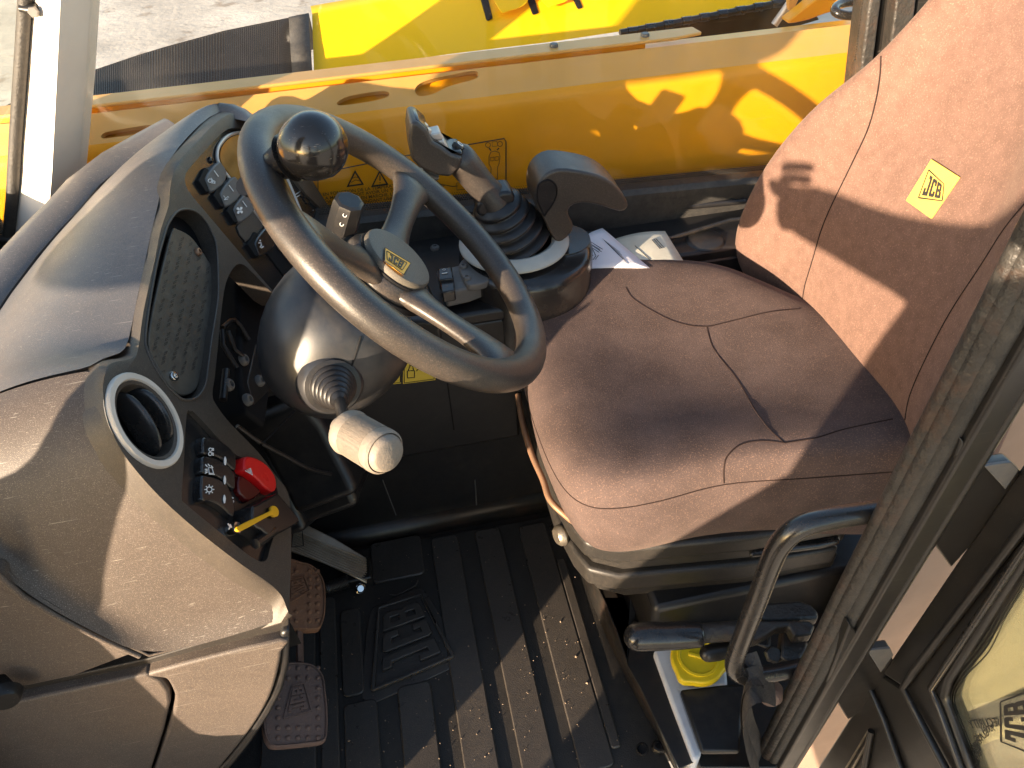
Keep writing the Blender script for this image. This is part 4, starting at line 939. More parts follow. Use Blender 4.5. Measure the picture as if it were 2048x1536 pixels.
# cloth tag with letters
tgp = [on(bk, x, y, .0012) for x, y in ((1862, 318), (1918, 354), (1861, 437), (1811, 401))]
if None not in tgp:
    tn = (tgp[1] - tgp[0]).cross(tgp[3] - tgp[0]).normalized()
    if tn.dot(ray(1860, 380)) > 0: tn = -tn
    tgc = sum(tgp, V()) / 4
    def TG(px, py, o=.0028): return pp(px, py, tgc, tn, o)
    tg = plate('logo_tag', [[TG(1862, 318), TG(1918, 354), TG(1861, 437), TG(1811, 401)]], -tn * .003, tag_m, bk, .0006)
    # corners: J side is the tall side
    emblem([TG(1836, 397, .003), TG(1886, 403, .003), TG(1889, 368, .003), TG(1858, 338, .003)], ink_m, tg, .0005, True, .0003)
# suspension base under the cushion
def lay(z0, z1, gr, name):
    pts = [(1130, 1020), (1180, 1068), (1240, 1088), (1300, 1098), (1700, 1060)]
    q = ZP([(1095, 985), (1135, 1060), (1165, 1095), (1230, 1110), (1500, 1085), (1700, 1050)], .375)
    P = [V((p.x + gr[0], p.y + gr[1], z1)) for p in q] + [V((q[-1].x, .98, z1)), V((q[0].x + gr[0], .98, z1))]
    Q = [V((p.x + gr[0] * 1.0, p.y + gr[1], z0)) for p in q] + [V((q[-1].x, .98, z0)), V((q[0].x + gr[0], .98, z0))]
    n = len(P); return bev(pyd(name, P + Q, [tuple(range(n)), tuple(range(2 * n - 1, n - 1, -1))] + [(i, (i + 1) % n, n + (i + 1) % n, n + i) for i in range(n)], base_m, se, 40), .006, 3)
lay(.340, .375, (.006, .006), 'base_cover'); lay(.300, .340, (.022, .018), 'base_bellows'); lay(.255, .296, (.014, .012), 'base_bellows'); lay(.205, .250, (.036, .028), 'base_bellows')
# worn lifting bar at the front of the cushion and the knob on the base
tube('front_bar', cr([pz(1036, 790, .405), pz(1044, 840, .40), pz(1062, 905, .395), pz(1086, 960, .392), pz(1100, 1000, .39), pz(1130, 1030, .385), pz(1150, 1045, .385)], 5, False), .0048, copper_m, se, 12)
lathe('side_knob', [(0, .014), (.012, .014), (.016, .010), (.017, .004), (.014, 0), (0, 0)], pz(1128, 1068, .30), (-1, -.25, .1), steel_m, se, 24)
bw = plate('adjuster_handle', [ZP([(1500, 1085), (1640, 1062), (1680, 1068), (1682, 1082), (1640, 1092), (1500, 1110)], .33)], (0, 0, -.012), gloss_m, se, .005, 3)
bb = box('seat_plinth', (.50, .72, .13), (.42, .38, .17), black_m, se, .01)

# ================================================================== CONTROL POD
po = thing('control_pod', 'black cylinder pod with pale grey ring around the joystick boot', 'control pod', tuple(pz(1040, 500, .5)))
PC = pz(1028, 486, .6); BC = pz(1050, 496, .592)
lathe('body', [(.108, -.22), (.108, -.012), (.104, -.004), (.098, 0), (0, 0)], BC, (0, 0, 1), gloss_m, po, 64, 40)
box('pod_arm', (.24, .94, .42), (.10, .10, .10), black_m, po, .01)
rg = lathe('ring', [(.060, .001), (.062, .010), (.068, .013), (.084, .009), (.0885, .004), (.0885, .001)], PC, (0, 0, 1), lgrey_m, po, 56, 40)
for q in ((1076, 490), (968, 540)): lathe('screw', [(.006, .0115), (.0055, .014), (.003, .0145), (.0028, .0125), (0, .0125)], pz(q[0], q[1], .6) , (0, 0, 1), lgrey_m, po, 14)
# rocker plate at its left
sp2 = plate('switch_bracket', [[pz(872, 540, .585), pz(925, 528, .585), pz(968, 540, .585), pz(975, 560, .585), pz(935, 575, .585), pz(890, 585, .585)]], (0, 0, -.03), grey_m, po, .004)
plate('bracket_ear', [cr([pz(918, 528, .592), pz(940, 512, .592), pz(962, 540, .592), pz(978, 560, .592), pz(940, 570, .592), pz(926, 556, .592)], 3)], (0, 0, -.012), grey_m, po, .002)
sw2 = plate('rocker_switch', [[pz(876, 537, .597), pz(903, 533, .597), pz(907, 556, .597), pz(878, 560, .597)]], (0, 0, -.02), gloss_m, po, .002)
plate('rocker_lower', [[pz(880, 563, .592), pz(908, 558, .592), pz(910, 580, .592), pz(884, 585, .592)]], (0, 0, -.02), gloss_m, po, .002)
tube('mark', [pz(884, 547, .598), pz(895, 545.5, .598)], .0008, icon_m, sw2, 5); tube('mark', circ(pz(888, 539, .598), (0, 0, 1), .0022, 10), .0004, icon_m, sw2, 4, True)
for q in ((927, 534), (934, 557)): screw(pz(q[0], q[1], .592), (0, 0, 1), .0065, po, grey_m)

# ================================================================== JOYSTICK
js = thing('joystick', 'grey brown joystick with angled head of buttons above a rubber boot', 'joystick', tuple(PC))
YJ = PC.y - .005
J = lambda x, y, dy=0: ply(x, y, YJ + dy)
b0, b1 = PC + V((0, 0, .002)), J(990, 398)
axd = (b1 - b0).normalized(); LJh = (b1 - b0).length
prof = []
nb = 5
for i in range(nb):
    t = i / nb; r = .062 * (1 - t) + .033 * t; h = LJh * (.02 + .98 * t); dh = LJh / nb
    prof += [(r * .86, h), (r * 1.02, h + dh * .22), (r * 1.04, h + dh * .42), (r * .90, h + dh * .68), (r * .78, h + dh * .85)]
prof += [(.028, LJh), (0, LJh)]
sub(lathe('boot', prof, b0, axd, black_m, js, 36, 80), 1)
pth = [J(1003, 425), J(990, 402), J(968, 378), J(946, 350), J(925, 322), J(905, 306)]
st_ = sub(tube('grip', pth, [(.031, .028), (.031, .027), (.0235, .022), (.0240, .023), (.0255, .024), (.028, .025)], wheel_m, js, 16, up=(0, 1, 0), smooth=80), 1)
plate('collar', [[J(x, y, -.022) for x, y in C2(3.413, 800, 230, [(540, 600), (520, 640), (530, 690), (600, 700), (700, 680), (780, 600), (790, 560), (760, 525), (700, 530), (640, 560)])]], (0, .044, 0), black_m, js, .008, 4)
Jh = lambda pts: C2(2.926, 600, 0, pts)
hd = plate('head', [[J(x, y, -.029) for x, y in Jh([(648, 718), (690, 715), (745, 765), (775, 830), (830, 860), (890, 905), (955, 925), (935, 985), (880, 1040), (800, 1030), (700, 985), (652, 935), (645, 870), (638, 800)])]], (0, .058, 0), wheel_m, js, .011, 4)
# button deck on the head's upper side
dk0, dk1 = J(836, 252, -.014), J(926, 306, -.014)
tp = plate('button_deck', [[J(x, y, -.023) for x, y in Jh([(655, 712), (690, 702), (750, 755), (760, 800), (800, 850), (880, 890), (950, 890), (955, 915), (880, 912), (790, 875), (755, 830), (735, 775), (690, 730)])]], (0, .046, 0), gloss_m, js, .003)
dd = (J(928, 308) - J(836, 250)).normalized(); dn = V((-dd.z, 0, dd.x)); dn = dn if dn.z > 0 else -dn
for (x, y) in ((845, 252), (852, 262)):
    for dy in (-.009, .009):
        p = J(x, y, dy); lathe('button', [(0, .007), (.0045, .0068), (.0060, .005), (.0060, -.004), (0, -.004)], p - V((0, 0, .002)), dn, silver_m if dy < 0 else gloss_m, tp, 18)
for pts in ([(758, 790), (820, 775), (840, 820), (775, 822)], [(775, 825), (842, 822), (880, 890), (810, 865)]):
    q = [J(x, y, -.014) for x, y in Jh(pts)]; rk = plate('rocker', [q], (0, .026, 0), silver_m, tp, .002)
lathe('button', [(0, .008), (.007, .008), (.009, .006), (.009, -.002), (0, -.002)], J(914, 297, -.002), dn, gloss_m, tp, 20)
tube('button_ring', circ(J(914, 297, -.002) + dn * .0082, dn, .0045, 14), .0008, icon_m, tp, 5, True)
tube('trigger', [J(842, 338, 0), J(856, 350, 0), J(876, 355, 0)], [(.010, .005), (.011, .006), (.006, .004)], grey_m, js, 10, up=(0, 1, 0))
tube('recess', circ(J(949, 365, -.0205), (0, -1, 0), .0042, 16), .0006, pit_m, js, 5, True)

# ================================================================== HAND REST
ar = thing('hand_rest', 'black curved hand rest on the pod like a hooked grip', 'hand rest', tuple(ply(1140, 470, 1.0)))
YA = 1.0
A1 = lambda pts, y: [ply(a, b, y) for a, b in C2(3.413, 800, 230, pts)]
out = [(1060, 862), (1010, 780), (975, 700), (940, 650), (925, 590), (930, 520), (950, 460), (1000, 405), (1080, 372), (1200, 380), (1350, 412), (1450, 465), (1520, 540), (1556, 600), (1553, 640), (1500, 662), (1400, 632), (1300, 608), (1220, 606), (1165, 630), (1148, 670), (1165, 710), (1185, 760), (1168, 810), (1110, 862)]
P = cr(A1(out, YA - .034), 2)
pl_ = plate('grip', [P], (0, .068, 0), wheel_m, ar, .020, 6, 60)
# thin parting insert
ins = cr(A1([(950, 470), (1000, 445), (1045, 458), (1070, 500), (1065, 560), (1035, 620), (1005, 660), (985, 690), (965, 650), (940, 590), (938, 520)], YA - .0355), 3)
plate('insert', [ins], (0, .004, 0), gloss_m, ar, .003, 3)
tube('insert_groove', ins, .0012, pit_m, ar, 6, True)
lathe('base', [(.05, -.25), (.05, -.02), (.045, 0), (0, 0)], ply(1125, 478, 1.0), (0, 0, 1), gloss_m, ar, 40)

# ================================================================== PAPERS
def sheet(name, px, z, th, mt, bend=0, par=None, n=8):
    q = [pz(x, y, z) for x, y in px]; rows = [[bil(q, i / n, j / n) + V((0, 0, bend * math.sin(math.pi * i / n) * math.sin(1.5 * j / n + .4))) for i in range(n + 1)] for j in range(n + 1)]
    o = grid(name, rows, mt, par, th, 60); return o
ZS = ZS0 + .002
bk2 = tag(sheet('booklet', [(1180, 538), (1372, 530), (1330, 462), (1222, 480)], ZS + .012, .012, booklet_m, .006), 'worn cream booklet with brown stained edges lying under the white paper', 'booklet')
bk2.name = 'booklet'
ppz = tag(sheet('paper_sheet', [(1120, 540), (1300, 536), (1205, 456), (1145, 492)], ZS + .019, .0006, paper_m, .006), 'loose white printed paper sheet between the pod and the booklet', 'paper')
def PG(o, pts, r=.0006, name='print'):
    P = [on(o, x, y, .0006) for x, y in pts]
    if None in P: return
    tube(name, P, r, ink_m, o, 4)
for a, b in (((1153, 500), (1160, 508)), ((1162, 498), (1170, 510)), ((1178, 494), (1186, 512)), ((1160, 528), (1170, 520)), ((1186, 520), (1192, 512)), ((1168, 480), (1200, 500)), ((1166, 484), (1198, 505))):
    PG(ppz, [a, b]); PG(ppz, [(a[0] + 5, a[1] - 1), (b[0] + 5, b[1] - 1)])
for i in range(5): PG(ppz, [(1205 + i * 3, 478 + i * 3), (1240 + i * 4, 505 + i * 6)], .0003)
for a, b in (((1304, 480), (1320, 498)), ((1308, 479), (1324, 497)), ((1312, 478), (1328, 496)), ((1270, 492), (1300, 520)), ((1240, 500), (1290, 530))): PG(bk2, [a, b], .0007)
# ================================================================== FLOOR MAT
mt_ = thing('floor_mat', 'black ribbed rubber floor mat with an embossed logo in the footwell', 'floor mat', tuple(pz(900, 1300, 0)))
M8 = lambda pts: C2(2.866, 500, 1000, pts)
zm = .006
plate('base', [[V((-.60, .905, zm)), pz(1118, 1028, zm), pz(1135, 1060, zm), V((pz(1195, 1215, zm).x, pz(1195, 1215, zm).y, zm)), V((.285, .36, zm)), V((-.60, .36, zm))]], (0, 0, -.0055), mat_low, mt_, .003)
def pad(x0, x1, y0, y1, rnd=.010, name='rib'):
    c = [V((x0, y0, zm + .0055)), V((x1, y0, zm + .0055)), V((x1, y1, zm + .0055)), V((x0, y1, zm + .0055))]
    P = []
    for (cx, cy, a0) in ((x0 + rnd, y0 + rnd, 180), (x1 - rnd, y0 + rnd, 270), (x1 - rnd, y1 - rnd, 0), (x0 + rnd, y1 - rnd, 90)):
        for k in range(4): a = rad(a0 + k * 30); P.append(V((cx + rnd * math.cos(a), cy + rnd * math.sin(a), zm + .0055)))
    return plate(name, [P], (0, 0, -.0055), mat_m, mt_, .0022, 2)
def X8(x, y): return pz(*M8([(x, y)])[0], zm + .005).x
def Y8(x, y): return pz(*M8([(x, y)])[0], zm + .005).y
pad(X8(1555, 1000) - .0, X8(1690, 1000), .375, Y8(1610, 130)) if False else None
for (la, lb, ra, rb_, ytop, ybot) in (((1420, 850), (1490, 1200), (1580, 800), (1700, 1300), Y8(1360, 165), .345), ((1645, 580), (1780, 1100), (1780, 440), (1960, 1050), Y8(1620, 135), .395), ((1150, 980), (1200, 1380), (1330, 950), (1400, 1400), Y8(1120, 205), .33),
                                     ((855, 1200), (870, 1400), (1050, 1200), (1085, 1400), Y8(940, 1050), .33), ((525, 800), (528, 1200), (735, 1200), (740, 1400), Y8(600, 1160), .33), ((525, 800), (528, 1200), (650, 900), (645, 1000), Y8(600, 620), Y8(640, 1110)), ((400, 800), (405, 1400), (500, 800), (505, 1400), Y8(440, 560), .33),
                                     ((60, 1450), (60, 1500), (370, 800), (380, 1400), Y8(300, 600), .33), ((1850, 700), (1900, 800), (1975, 900), (1990, 940), Y8(1800, 330), .42)):
    xl = (X8(*la) + X8(*lb)) / 2; xr = (X8(*ra) + X8(*rb_)) / 2
    if xr - xl > .012: pad(xl, xr, ybot, ytop, min(.010, (xr - xl) * .3))
pad(X8(690, 300), X8(1000, 400), Y8(800, 460), Y8(900, 210), .01)
# raised field and embossed emblem
fld = [pz(x, y, zm + .0028) for x, y in M8([(640, 1100), (665, 760), (695, 640), (740, 600), (945, 510), (1000, 520), (1040, 580), (1215, 870), (1205, 930), (1150, 965), (720, 1158), (655, 1140)])]
plate('emblem_field', [cr(fld, 2)], (0, 0, -.004), mat_m, mt_, .0012, 2)
bev(emblem([pz(*p, zm + .0029) for p in M8([(1180, 905), (985, 540), (735, 620), (695, 1110)])], mat_m, mt_, .008), .0014, 2)
for q in ((1110, 1056), (1316, 1495)): screw(pz(q[0], q[1], .008), (0, 0, 1), .011, mt_, frame_m, 'plug')
tube('edge_ridge', [pz(*p, .012) for p in M8([(800, 540), (840, 545), (950, 490), (965, 460)])], .002, mat_m, mt_, 6)

# ================================================================== PEDALS
def pedal(name, lab, px, c0, n, mt, studs, emb, cat='pedal'):
    n = V(n).normalized(); t = thing(name, lab, cat, tuple(c0), 'studded foot pedals')
    G_ = lambda x, y, o=0: pp(x, y, c0, n, o)
    pdd = plate('pad', [cr([G_(x, y) for x, y in px], 3)], -n * .016, mt, t, .005, 3)
    tube('rim', cr([G_(x, y, .001) for x, y in shrink(px, .955)], 3), .0016, mt, t, 6, True)
    vs = []; fs = []
    for x, y in studs:
        c = G_(x, y); u, v, d = basis(n); k = len(vs)
        for r, h in ((.0042, 0), (.0030, .0026), (.0012, .0034)):
            for i in range(8): vs.append(c + u * (r * math.cos(i * .7854)) + v * (r * math.sin(i * .7854)) + n * h)
        for j in range(2):
            for i in range(8): fs.append((k + j * 8 + i, k + j * 8 + (i + 1) % 8, k + j * 8 + 8 + (i + 1) % 8, k + j * 8 + 8 + i))
        fs.append(tuple(k + 16 + i for i in range(8)))
    pyd('studs', vs, fs, mt, t, 60, 'stuff')
    emblem([G_(*p, .0002) for p in emb], mt, t, .0022)
    return t, G_
def grid_st(x0, x1, y0, y1, dx, dy, ex, skx=0):
    out = []; y = y0
    while y <= y1:
        x = x0
        while x <= x1:
            if not (ex[0] < x < ex[1] and ex[2] < y < ex[3]): out.append((x + skx * (y - y0), y))
            x += dx
        y += dy
    return out
lowp = M8([(75, 1240), (110, 1150), (165, 980), (200, 930), (300, 925), (370, 942), (420, 1000), (436, 1100), (446, 1200), (445, 1330), (425, 1385), (330, 1402), (150, 1418), (100, 1392), (78, 1330)])
t1, G1 = pedal('brake_pedal', 'lower brown rubber foot pedal with studs and embossed logo, nearest the camera', lowp, pz(590, 1400, .16), (.42, -.1, .9), pedal_m,
               grid_st(556, 648, 1336, 1482, 20, 20, (566, 628, 1362, 1444)), M8([(358, 1210), (308, 1050), (240, 1062), (188, 1258)]))
upp = M8([(150, 350), (300, 352), (370, 380), (415, 440), (432, 520), (430, 640), (412, 715), (380, 742), (230, 742), (150, 740)])
t2, G2 = pedal('brake_pedal', 'upper rust stained foot pedal half hidden by the dashboard edge', upp, pz(600, 1190, .16), (.42, -.1, .9), pedalrust_m,
               [(x, y) for x in (592, 619, 635) for y in (1142, 1158, 1175, 1192, 1208, 1224, 1242) if not (x < 600 and 1150 < y < 1210)], M8([(345, 520), (310, 440), (225, 460), (215, 600)]))
tube('arm', [G2(598, 1230, -.02), G1(600, 1330, -.02)], [(.006, .012)] * 2, pedal_m, t2, 8)
ac = thing('accelerator_pedal', 'long worn steel accelerator pedal with lengthwise ridges', 'pedal', tuple(pz(720, 1130, 0)))
a_ = [(225, 150), (330, 143), (480, 215), (668, 330), (672, 478), (600, 442), (430, 362), (200, 280)]
p0, p1, p2_ = pz(*M8([(672, 400)])[0], .035), pz(*M8([(250, 150)])[0], .12), pz(*M8([(250, 290)])[0], .105)
an = (p1 - p0).cross(p2_ - p0).normalized(); an = an if an.z > 0 else -an
AG = lambda x, y, o=0: pp(*M8([(x, y)])[0], p0, an, o)
plate('plate', [[AG(x, y) for x, y in a_]], -an * .006, steel_m, ac, .002)
for i in range(9):
    t = (i + .5) / 9; s0 = (250 + 0 * t, 160 + 125 * t); s1 = (668 + 2 * t, 338 + 130 * t); tube('ridge', [AG(*s0, .001), AG((s0[0] + s1[0]) / 2 + 6 - 12 * t, (s0[1] + s1[1]) / 2 + 4, .001), AG(*s1, .001)], .0014, steel_m, ac, 6)
tube('logo_frame', [AG(*q, .0025) for q in ((245, 190), (300, 180), (306, 262), (240, 270))], .0012, frame_m, ac, 5, True)
lathe('pivot_bolt', [(0, .010), (.006, .010), (.008, .007), (.010, .006), (.010, 0), (0, 0)], pz(*M8([(628, 505)])[0], .02), (.3, -.6, .7), chrome_m, ac, 18)
sA_, sB_ = pz(*M8([(440, 505)])[0], .04), pz(*M8([(565, 465)])[0], .04); L3 = sB_ - sA_; uu, vv, _ = basis(L3)
tube('spring', [sA_ + L3 * (i / 120) + (uu * math.cos(i * .75) + vv * math.sin(i * .75)) * .011 for i in range(121)], .0016, frame_m, ac, 5)
box('bracket', pz(*M8([(520, 440)])[0], .02), (.12, .05, .03), frame_m, ac, .003)

# ================================================================== BESIDE THE SEAT: RISER, TANK, HANDBRAKE
M4 = lambda pts: C2(2.866, 1100, 1000, pts)
ri = thing('seat_riser', 'black folded sheet metal riser beside the mat with a dark notch', 'riser', tuple(pz(1300, 1400, 0)))
A0, A1_, A2, A3 = pz(*M4([(140, 330)])[0], .0), pz(*M4([(850, 1640)])[0], .0), pz(*M4([(262, 590)])[0], .10), pz(*M4([(820, 1480)])[0], .10)
def mix3(t, q): return None
Lo = [pz(*M4([(x, y)])[0], .012) for x, y in ((150, 300), (240, 590), (330, 800), (430, 1010), (540, 1220), (640, 1400), (760, 1640))]
Mi = [pz(*M4([(x, y)])[0], .095) for x, y in ((190, 330), (315, 592), (385, 770), (440, 935), (520, 1080), (600, 1250), (700, 1480))]
Hi = [pz(*M4([(x, y)])[0], .105) for x, y in ((330, 330), (460, 575), (455, 770), (446, 935), (560, 870), (700, 1180), (815, 1500))]
grid('sloped_plate', [Lo, Mi], floor_m, ri, .003, 40)
plate('top_plate', [[pz(*p, .100) for p in M4([(446, 935), (440, 940), (520, 1080), (600, 1250), (740, 1540), (830, 1500), (700, 1160), (590, 872), (500, 690), (470, 690)])]], (0, 0, -.003), floor_m, ri, .001)
plate('notch_wall', [[pz(*p, .0) for p in M4([(300, 560), (520, 560), (520, 700), (460, 960), (430, 960)])]], (0, 0, -.01), pedalrust_m, ri, 0)
plate('inner_side', [[pz(*M4([(460, 570)])[0], .10), pz(*M4([(505, 560)])[0], .10), pz(*M4([(470, 780)])[0], .02), pz(*M4([(440, 930)])[0], .1)]], (0, 0, -.003), dash_m, ri, 0)
lathe('hole', [(.010, 0), (.010, .003), (.0075, .004), (.006, -.002), (0, -.002)], pz(1285, 1498, .03), (-.4, -.1, 1), pit_m, ri, 20)
# side floor plate under the handbrake
sf = plate('floor_plate', [[pz(*p, .085) for p in M4([(470, 560), (1300, 440), (1900, 300), (1900, 700), (1500, 1100), (1300, 1536), (860, 1536), (590, 870)])]], (0, 0, -.01), floor_m, None, .002); sf['kind'] = 'structure'
ta = thing('washer_tank', 'white washer tank with a bright yellow cap beside the handbrake', 'tank', tuple(pz(1340, 1330, .05)))
plate('tank_body', [[pz(*p, .112) for p in M4([(592, 868), (640, 830), (1000, 830), (1020, 1060), (745, 1090), (872, 1440), (860, 1478), (822, 1492), (700, 1170)])]], (0, 0, -.10), tank_m, ta, .005, 3)
cc_ = pz(1396, 1314, .150)
lob = []
for i in range(72):
    a = rad(i * 5); r = .041 + .0065 * max(0, math.cos(3 * a + 1.2)) ** 3
    lob.append(cc_ + V((math.cos(a) * r, math.sin(a) * r, 0)))
lathe('neck', [(.030, -.04), (.030, .0), (0, 0)], cc_ - V((0, 0, .016)), (0, 0, 1), ink_m, ta, 32)
plate('cap', [lob], (0, 0, -.016), cap_m, ta, .003, 3)
lathe('cap_disc', [(.032, 0), (.0315, .0025), (.028, .003), (.026, .0012), (0, .0012)], cc_, (0, 0, 1), cap_m, ta, 40)
box('cap_grip', cc_ + V((0, 0, .003)), (.030, .007, .005), cap_m, ta, .002, Matrix.Rotation(rad(-30), 3, 'Z'))
tc_ = plate('tank_cover', [[pz(*p, .128) for p in M4([(746, 1086), (1010, 1055), (1125, 1058), (1130, 1160), (1100, 1250), (1090, 1440), (872, 1442)])]], (0, 0, -.014), base_m if False else black_m, ta, .004, 3)
hb_ = thing('handbrake_lever', 'black handbrake lever with smooth plastic grip pointing left', 'lever', tuple(pz(1550, 1260, .12)))
HZ = .30
hg = [pz(1276, 1274, HZ), pz(1300, 1272, HZ), pz(1330, 1273, HZ), pz(1350, 1271, HZ), pz(1378, 1270, HZ), pz(1400, 1269, HZ)]
P_, R_ = rr_cap(hg, [.0195, .0205, .0185, .0195, .0185, .0175], 6)
sub(tube('grip', P_[:-5], R_[:-5], gloss_m, hb_, 20, smooth=80), 1)
tube('shaft', [pz(1396, 1267, HZ), pz(1480, 1261, HZ), pz(1500, 1262, HZ)], .0135, worn_m, hb_, 14)
plate('side_plate', [[pz(*p, HZ + .012) for p in M4([(1060, 700), (1180, 690), (1300, 690), (1490, 690), (1520, 720), (1500, 770), (1400, 780), (1370, 720), (1300, 730), (1240, 770), (1180, 800), (1060, 800)])]], (0, 0, -.022), worn_m, hb_, .003)
plate('top_bracket', [[pz(*p, HZ + .004) for p in M4([(1220, 590), (1440, 575), (1500, 600), (1540, 640), (1540, 680), (1230, 690), (1190, 650)])]], (0, 0, -.02), worn_m, hb_, .004)
plate('cross_piece', [[pz(*p, HZ - .02) for p in M4([(1330, 720), (1380, 700), (1400, 770), (1480, 800), (1480, 860), (1420, 940), (1320, 900)])]], (0, 0, -.03), worn_m, hb_, .004)
tube('wire', cr([pz(*p, HZ - .01) for p in M4([(1130, 840), (1180, 820), (1245, 840), (1255, 790), (1262, 740), (1280, 730)])], 4, False), .0025, worn_m, hb_, 8)
P_, R_ = rr_cap([pz(*p, HZ - .03) for p in M4([(905, 880), (960, 868), (1060, 850)])], [.0115, .0125, .010], 5)
tube('release_lever', P_, R_, frame_m, hb_, 14)
lathe('bolt', [(0, .008), (.010, .008), (.012, .005), (.012, 0), (0, 0)], pz(*M4([(1275, 890)])[0], HZ - .03), (0, -.3, 1), worn_m, hb_, 6, 20)
gh = thing('grab_handle', 'bent black tube grab handle inside the door post', 'handle', tuple(ply(1600, 1340, .36)))
YG = .36
tube('bar', cr([ply(*p, YG) for p in ((1800, 1015), (1740, 1024), (1655, 1038), (1600, 1054), (1562, 1086), (1540, 1130), (1516, 1195), (1490, 1262), (1470, 1318), (1470, 1340), (1488, 1352), (1520, 1350), (1580, 1340), (1640, 1326))], 5, False), .0112, pipe_m, gh, 18)
# seat belt
sbt = thing('seat_belt', 'dark grey webbing seat belt hanging beside the door post', 'seat belt', tuple(ply(1500, 1480, .34)))
bp = [ply(*p, y) for *p, y in ((1548, 1378, .345), (1522, 1368, .345), (1498, 1380, .34), (1488, 1412, .335), (1488, 1450, .33), (1498, 1495, .325), (1512, 1530, .32), (1530, 1590, .31))]
tube('strap', cr(bp, 5, False), [(.0215, .0016)] * (len(bp) * 5 - 4), belt_m, sbt, 8, up=(.35, .9, .15))
tube('strap', cr([p + V((.010, .018, .0)) for p in bp[1:]], 5, False), [(.0215, .0016)] * (len(bp) * 5 - 9), belt_m, sbt, 8, up=(.6, .75, .1))
lathe('anchor_bolt', [(0, .012), (.012, .010), (.016, .004), (.016, -.01), (0, -.01)], ply(1540, 1388, .35), (-.5, -.8, .3), pedal_m, sbt, 16)

# ================================================================== DOOR POST AND DOOR
dp = thing('door_post', 'worn black door post with rubber door seal right of the seat', 'door post', (.38, .33, 0))
def colm(name, px, row, y, w0, dpt, mt, bv=.004, z0=-.05, z1=1.9):
    """upright bar whose centre passes through the picture point (px,row) at depth y"""
    c = ply(px, row, y); return box(name, (c.x, c.y, (z0 + z1) / 2), (w0, dpt, z1 - z0), mt, dp, bv, None, None, 3)
def coltube(name, px, row, y, r, mt, z0=-.05, z1=1.9, n=20, wob=.0):
    c = ply(px, row, y); P = [V((c.x + random.uniform(-wob, wob), c.y + random.uniform(-wob, wob), z0 + (z1 - z0) * i / n)) for i in range(n + 1)]
    return tube(name, cr(P, 3, False), r, mt, dp, 12)
coltube('seal', 1664, 1227, .345, .0080, worn_m, wob=.0006)
coltube('seal', 1684, 1227, .338, .0100, worn_m, wob=.0004)
coltube('seal_bead', 1706, 1227, .330, .0080, rubber_m)
colm('flange', 1680, 1227, .352, .022, .008, worn_m, .002)
colm('post', 1728, 1240, .330, .034, .030, frame_m)
coltube('post_edge', 1752, 1262, .318, .0050, frame_m)
# hinge plates between the post and the open door
def yplate(name, px, y, th, mt, parent, bv=.002): return plate(name, [[ply(x, yy, y) for x, yy in px]], (0, th, 0), mt, parent, bv)
for k, px in enumerate(([(1700, 1250), (1745, 1302), (1781, 1297), (1800, 1376), (1696, 1440), (1671, 1399), (1640, 1400)], [(1925, 880), (1969, 933), (2023, 925), (2060, 960), (1903, 1136), (1868, 1088), (1850, 1080)])):
    yplate('hinge_plate', px, .318, .012, frame_m, dp)
for px in ([(1735, 1302), (1781, 1297), (1787, 1310), (1762, 1345)], [(1969, 933), (2023, 925), (2038, 940), (2011, 979)]):
    yplate('hinge_tab', px, .314, .003, grey_m, dp, .0006)
do = thing('cab_door', 'open black cab door with tinted glass and mirrored logo, lower right', 'door', (.5, .2, 0))
XD = .50
dx = lambda px, py, o=0.0: plx(px, py, XD - o)
def xplate(name, px, o, th, mt, bv=.002): return plate(name, [[dx(x, y, o) for x, y in px]], (th, 0, 0), mt, do, bv)
xplate('frame_outer', [(1762, 1347), (2038, 937), (2140, 790), (2200, 850), (2048, 1060), (1806, 1376)], .004, .03, frame_m, .004)
xplate('frame_inner', [(1804, 1378), (2048, 1056), (2200, 855), (2230, 930), (2048, 1126), (1895, 1366), (1886, 1400), (1916, 1480), (1960, 1600), (1925, 1600)], .0, .025, frame_m, .005)
tube('frame_ridge', cr([dx(2200, 852, .006), dx(2048, 1054, .006), dx(1830, 1340, .006)], 2, False) + [dx(1806, 1376, .006), dx(1850, 1460, .006), dx(1925, 1600, .006)], .0045, frame_m, do, 10)
tube('frame_ridge', [dx(2200, 905, .004), dx(2048, 1096, .004), dx(1862, 1376, .004), dx(1880, 1420, .004), dx(1945, 1600, .004)], .0038, pipe_m, do, 10)
xplate('lower_skin', [(1640, 1528), (1696, 1440), (1762, 1350), (1804, 1378), (1925, 1600), (1600, 1600)], .0, .01, frame_m, .003)
tube('skin_rib', [dx(1725, 1560, .004), dx(1742, 1462, .004)], .004, frame_m, do, 8); tube('skin_rib', [dx(1738, 1372, .004), dx(1768, 1440, .004), dx(1810, 1560, .004)], .004, frame_m, do, 8)
tube('slot_rim', [dx(1690, 1540, .003), dx(1738, 1460, .003), dx(1746, 1466, .003), dx(1700, 1546, .003)], .0016, steel_m, do, 6, True)
dg = xplate('pane', [(1890, 1372), (2048, 1120), (2230, 915), (2230, 1700), (1990, 1700), (1960, 1600), (1916, 1482), (1884, 1402)], -.010, .004, dglass_m, 0)
vs = []; fs = []
def dotx(p, r):
    k = len(vs)
    for i in range(6): vs.append(p + V((0, math.cos(i * 1.047) * r, math.sin(i * 1.047) * r)))
    fs.append(tuple(range(k, k + 6)))
edge = [dx(x, y, -.008) for x, y in cr([V((2200, 950, 0)), V((2048, 1132, 0)), V((1960, 1258, 0)), V((1905, 1350, 0)), V((1890, 1398, 0)), V((1908, 1450, 0)), V((1935, 1520, 0)), V((1975, 1620, 0))], 1, False) for x, y in [(0, 0)]] if False else []
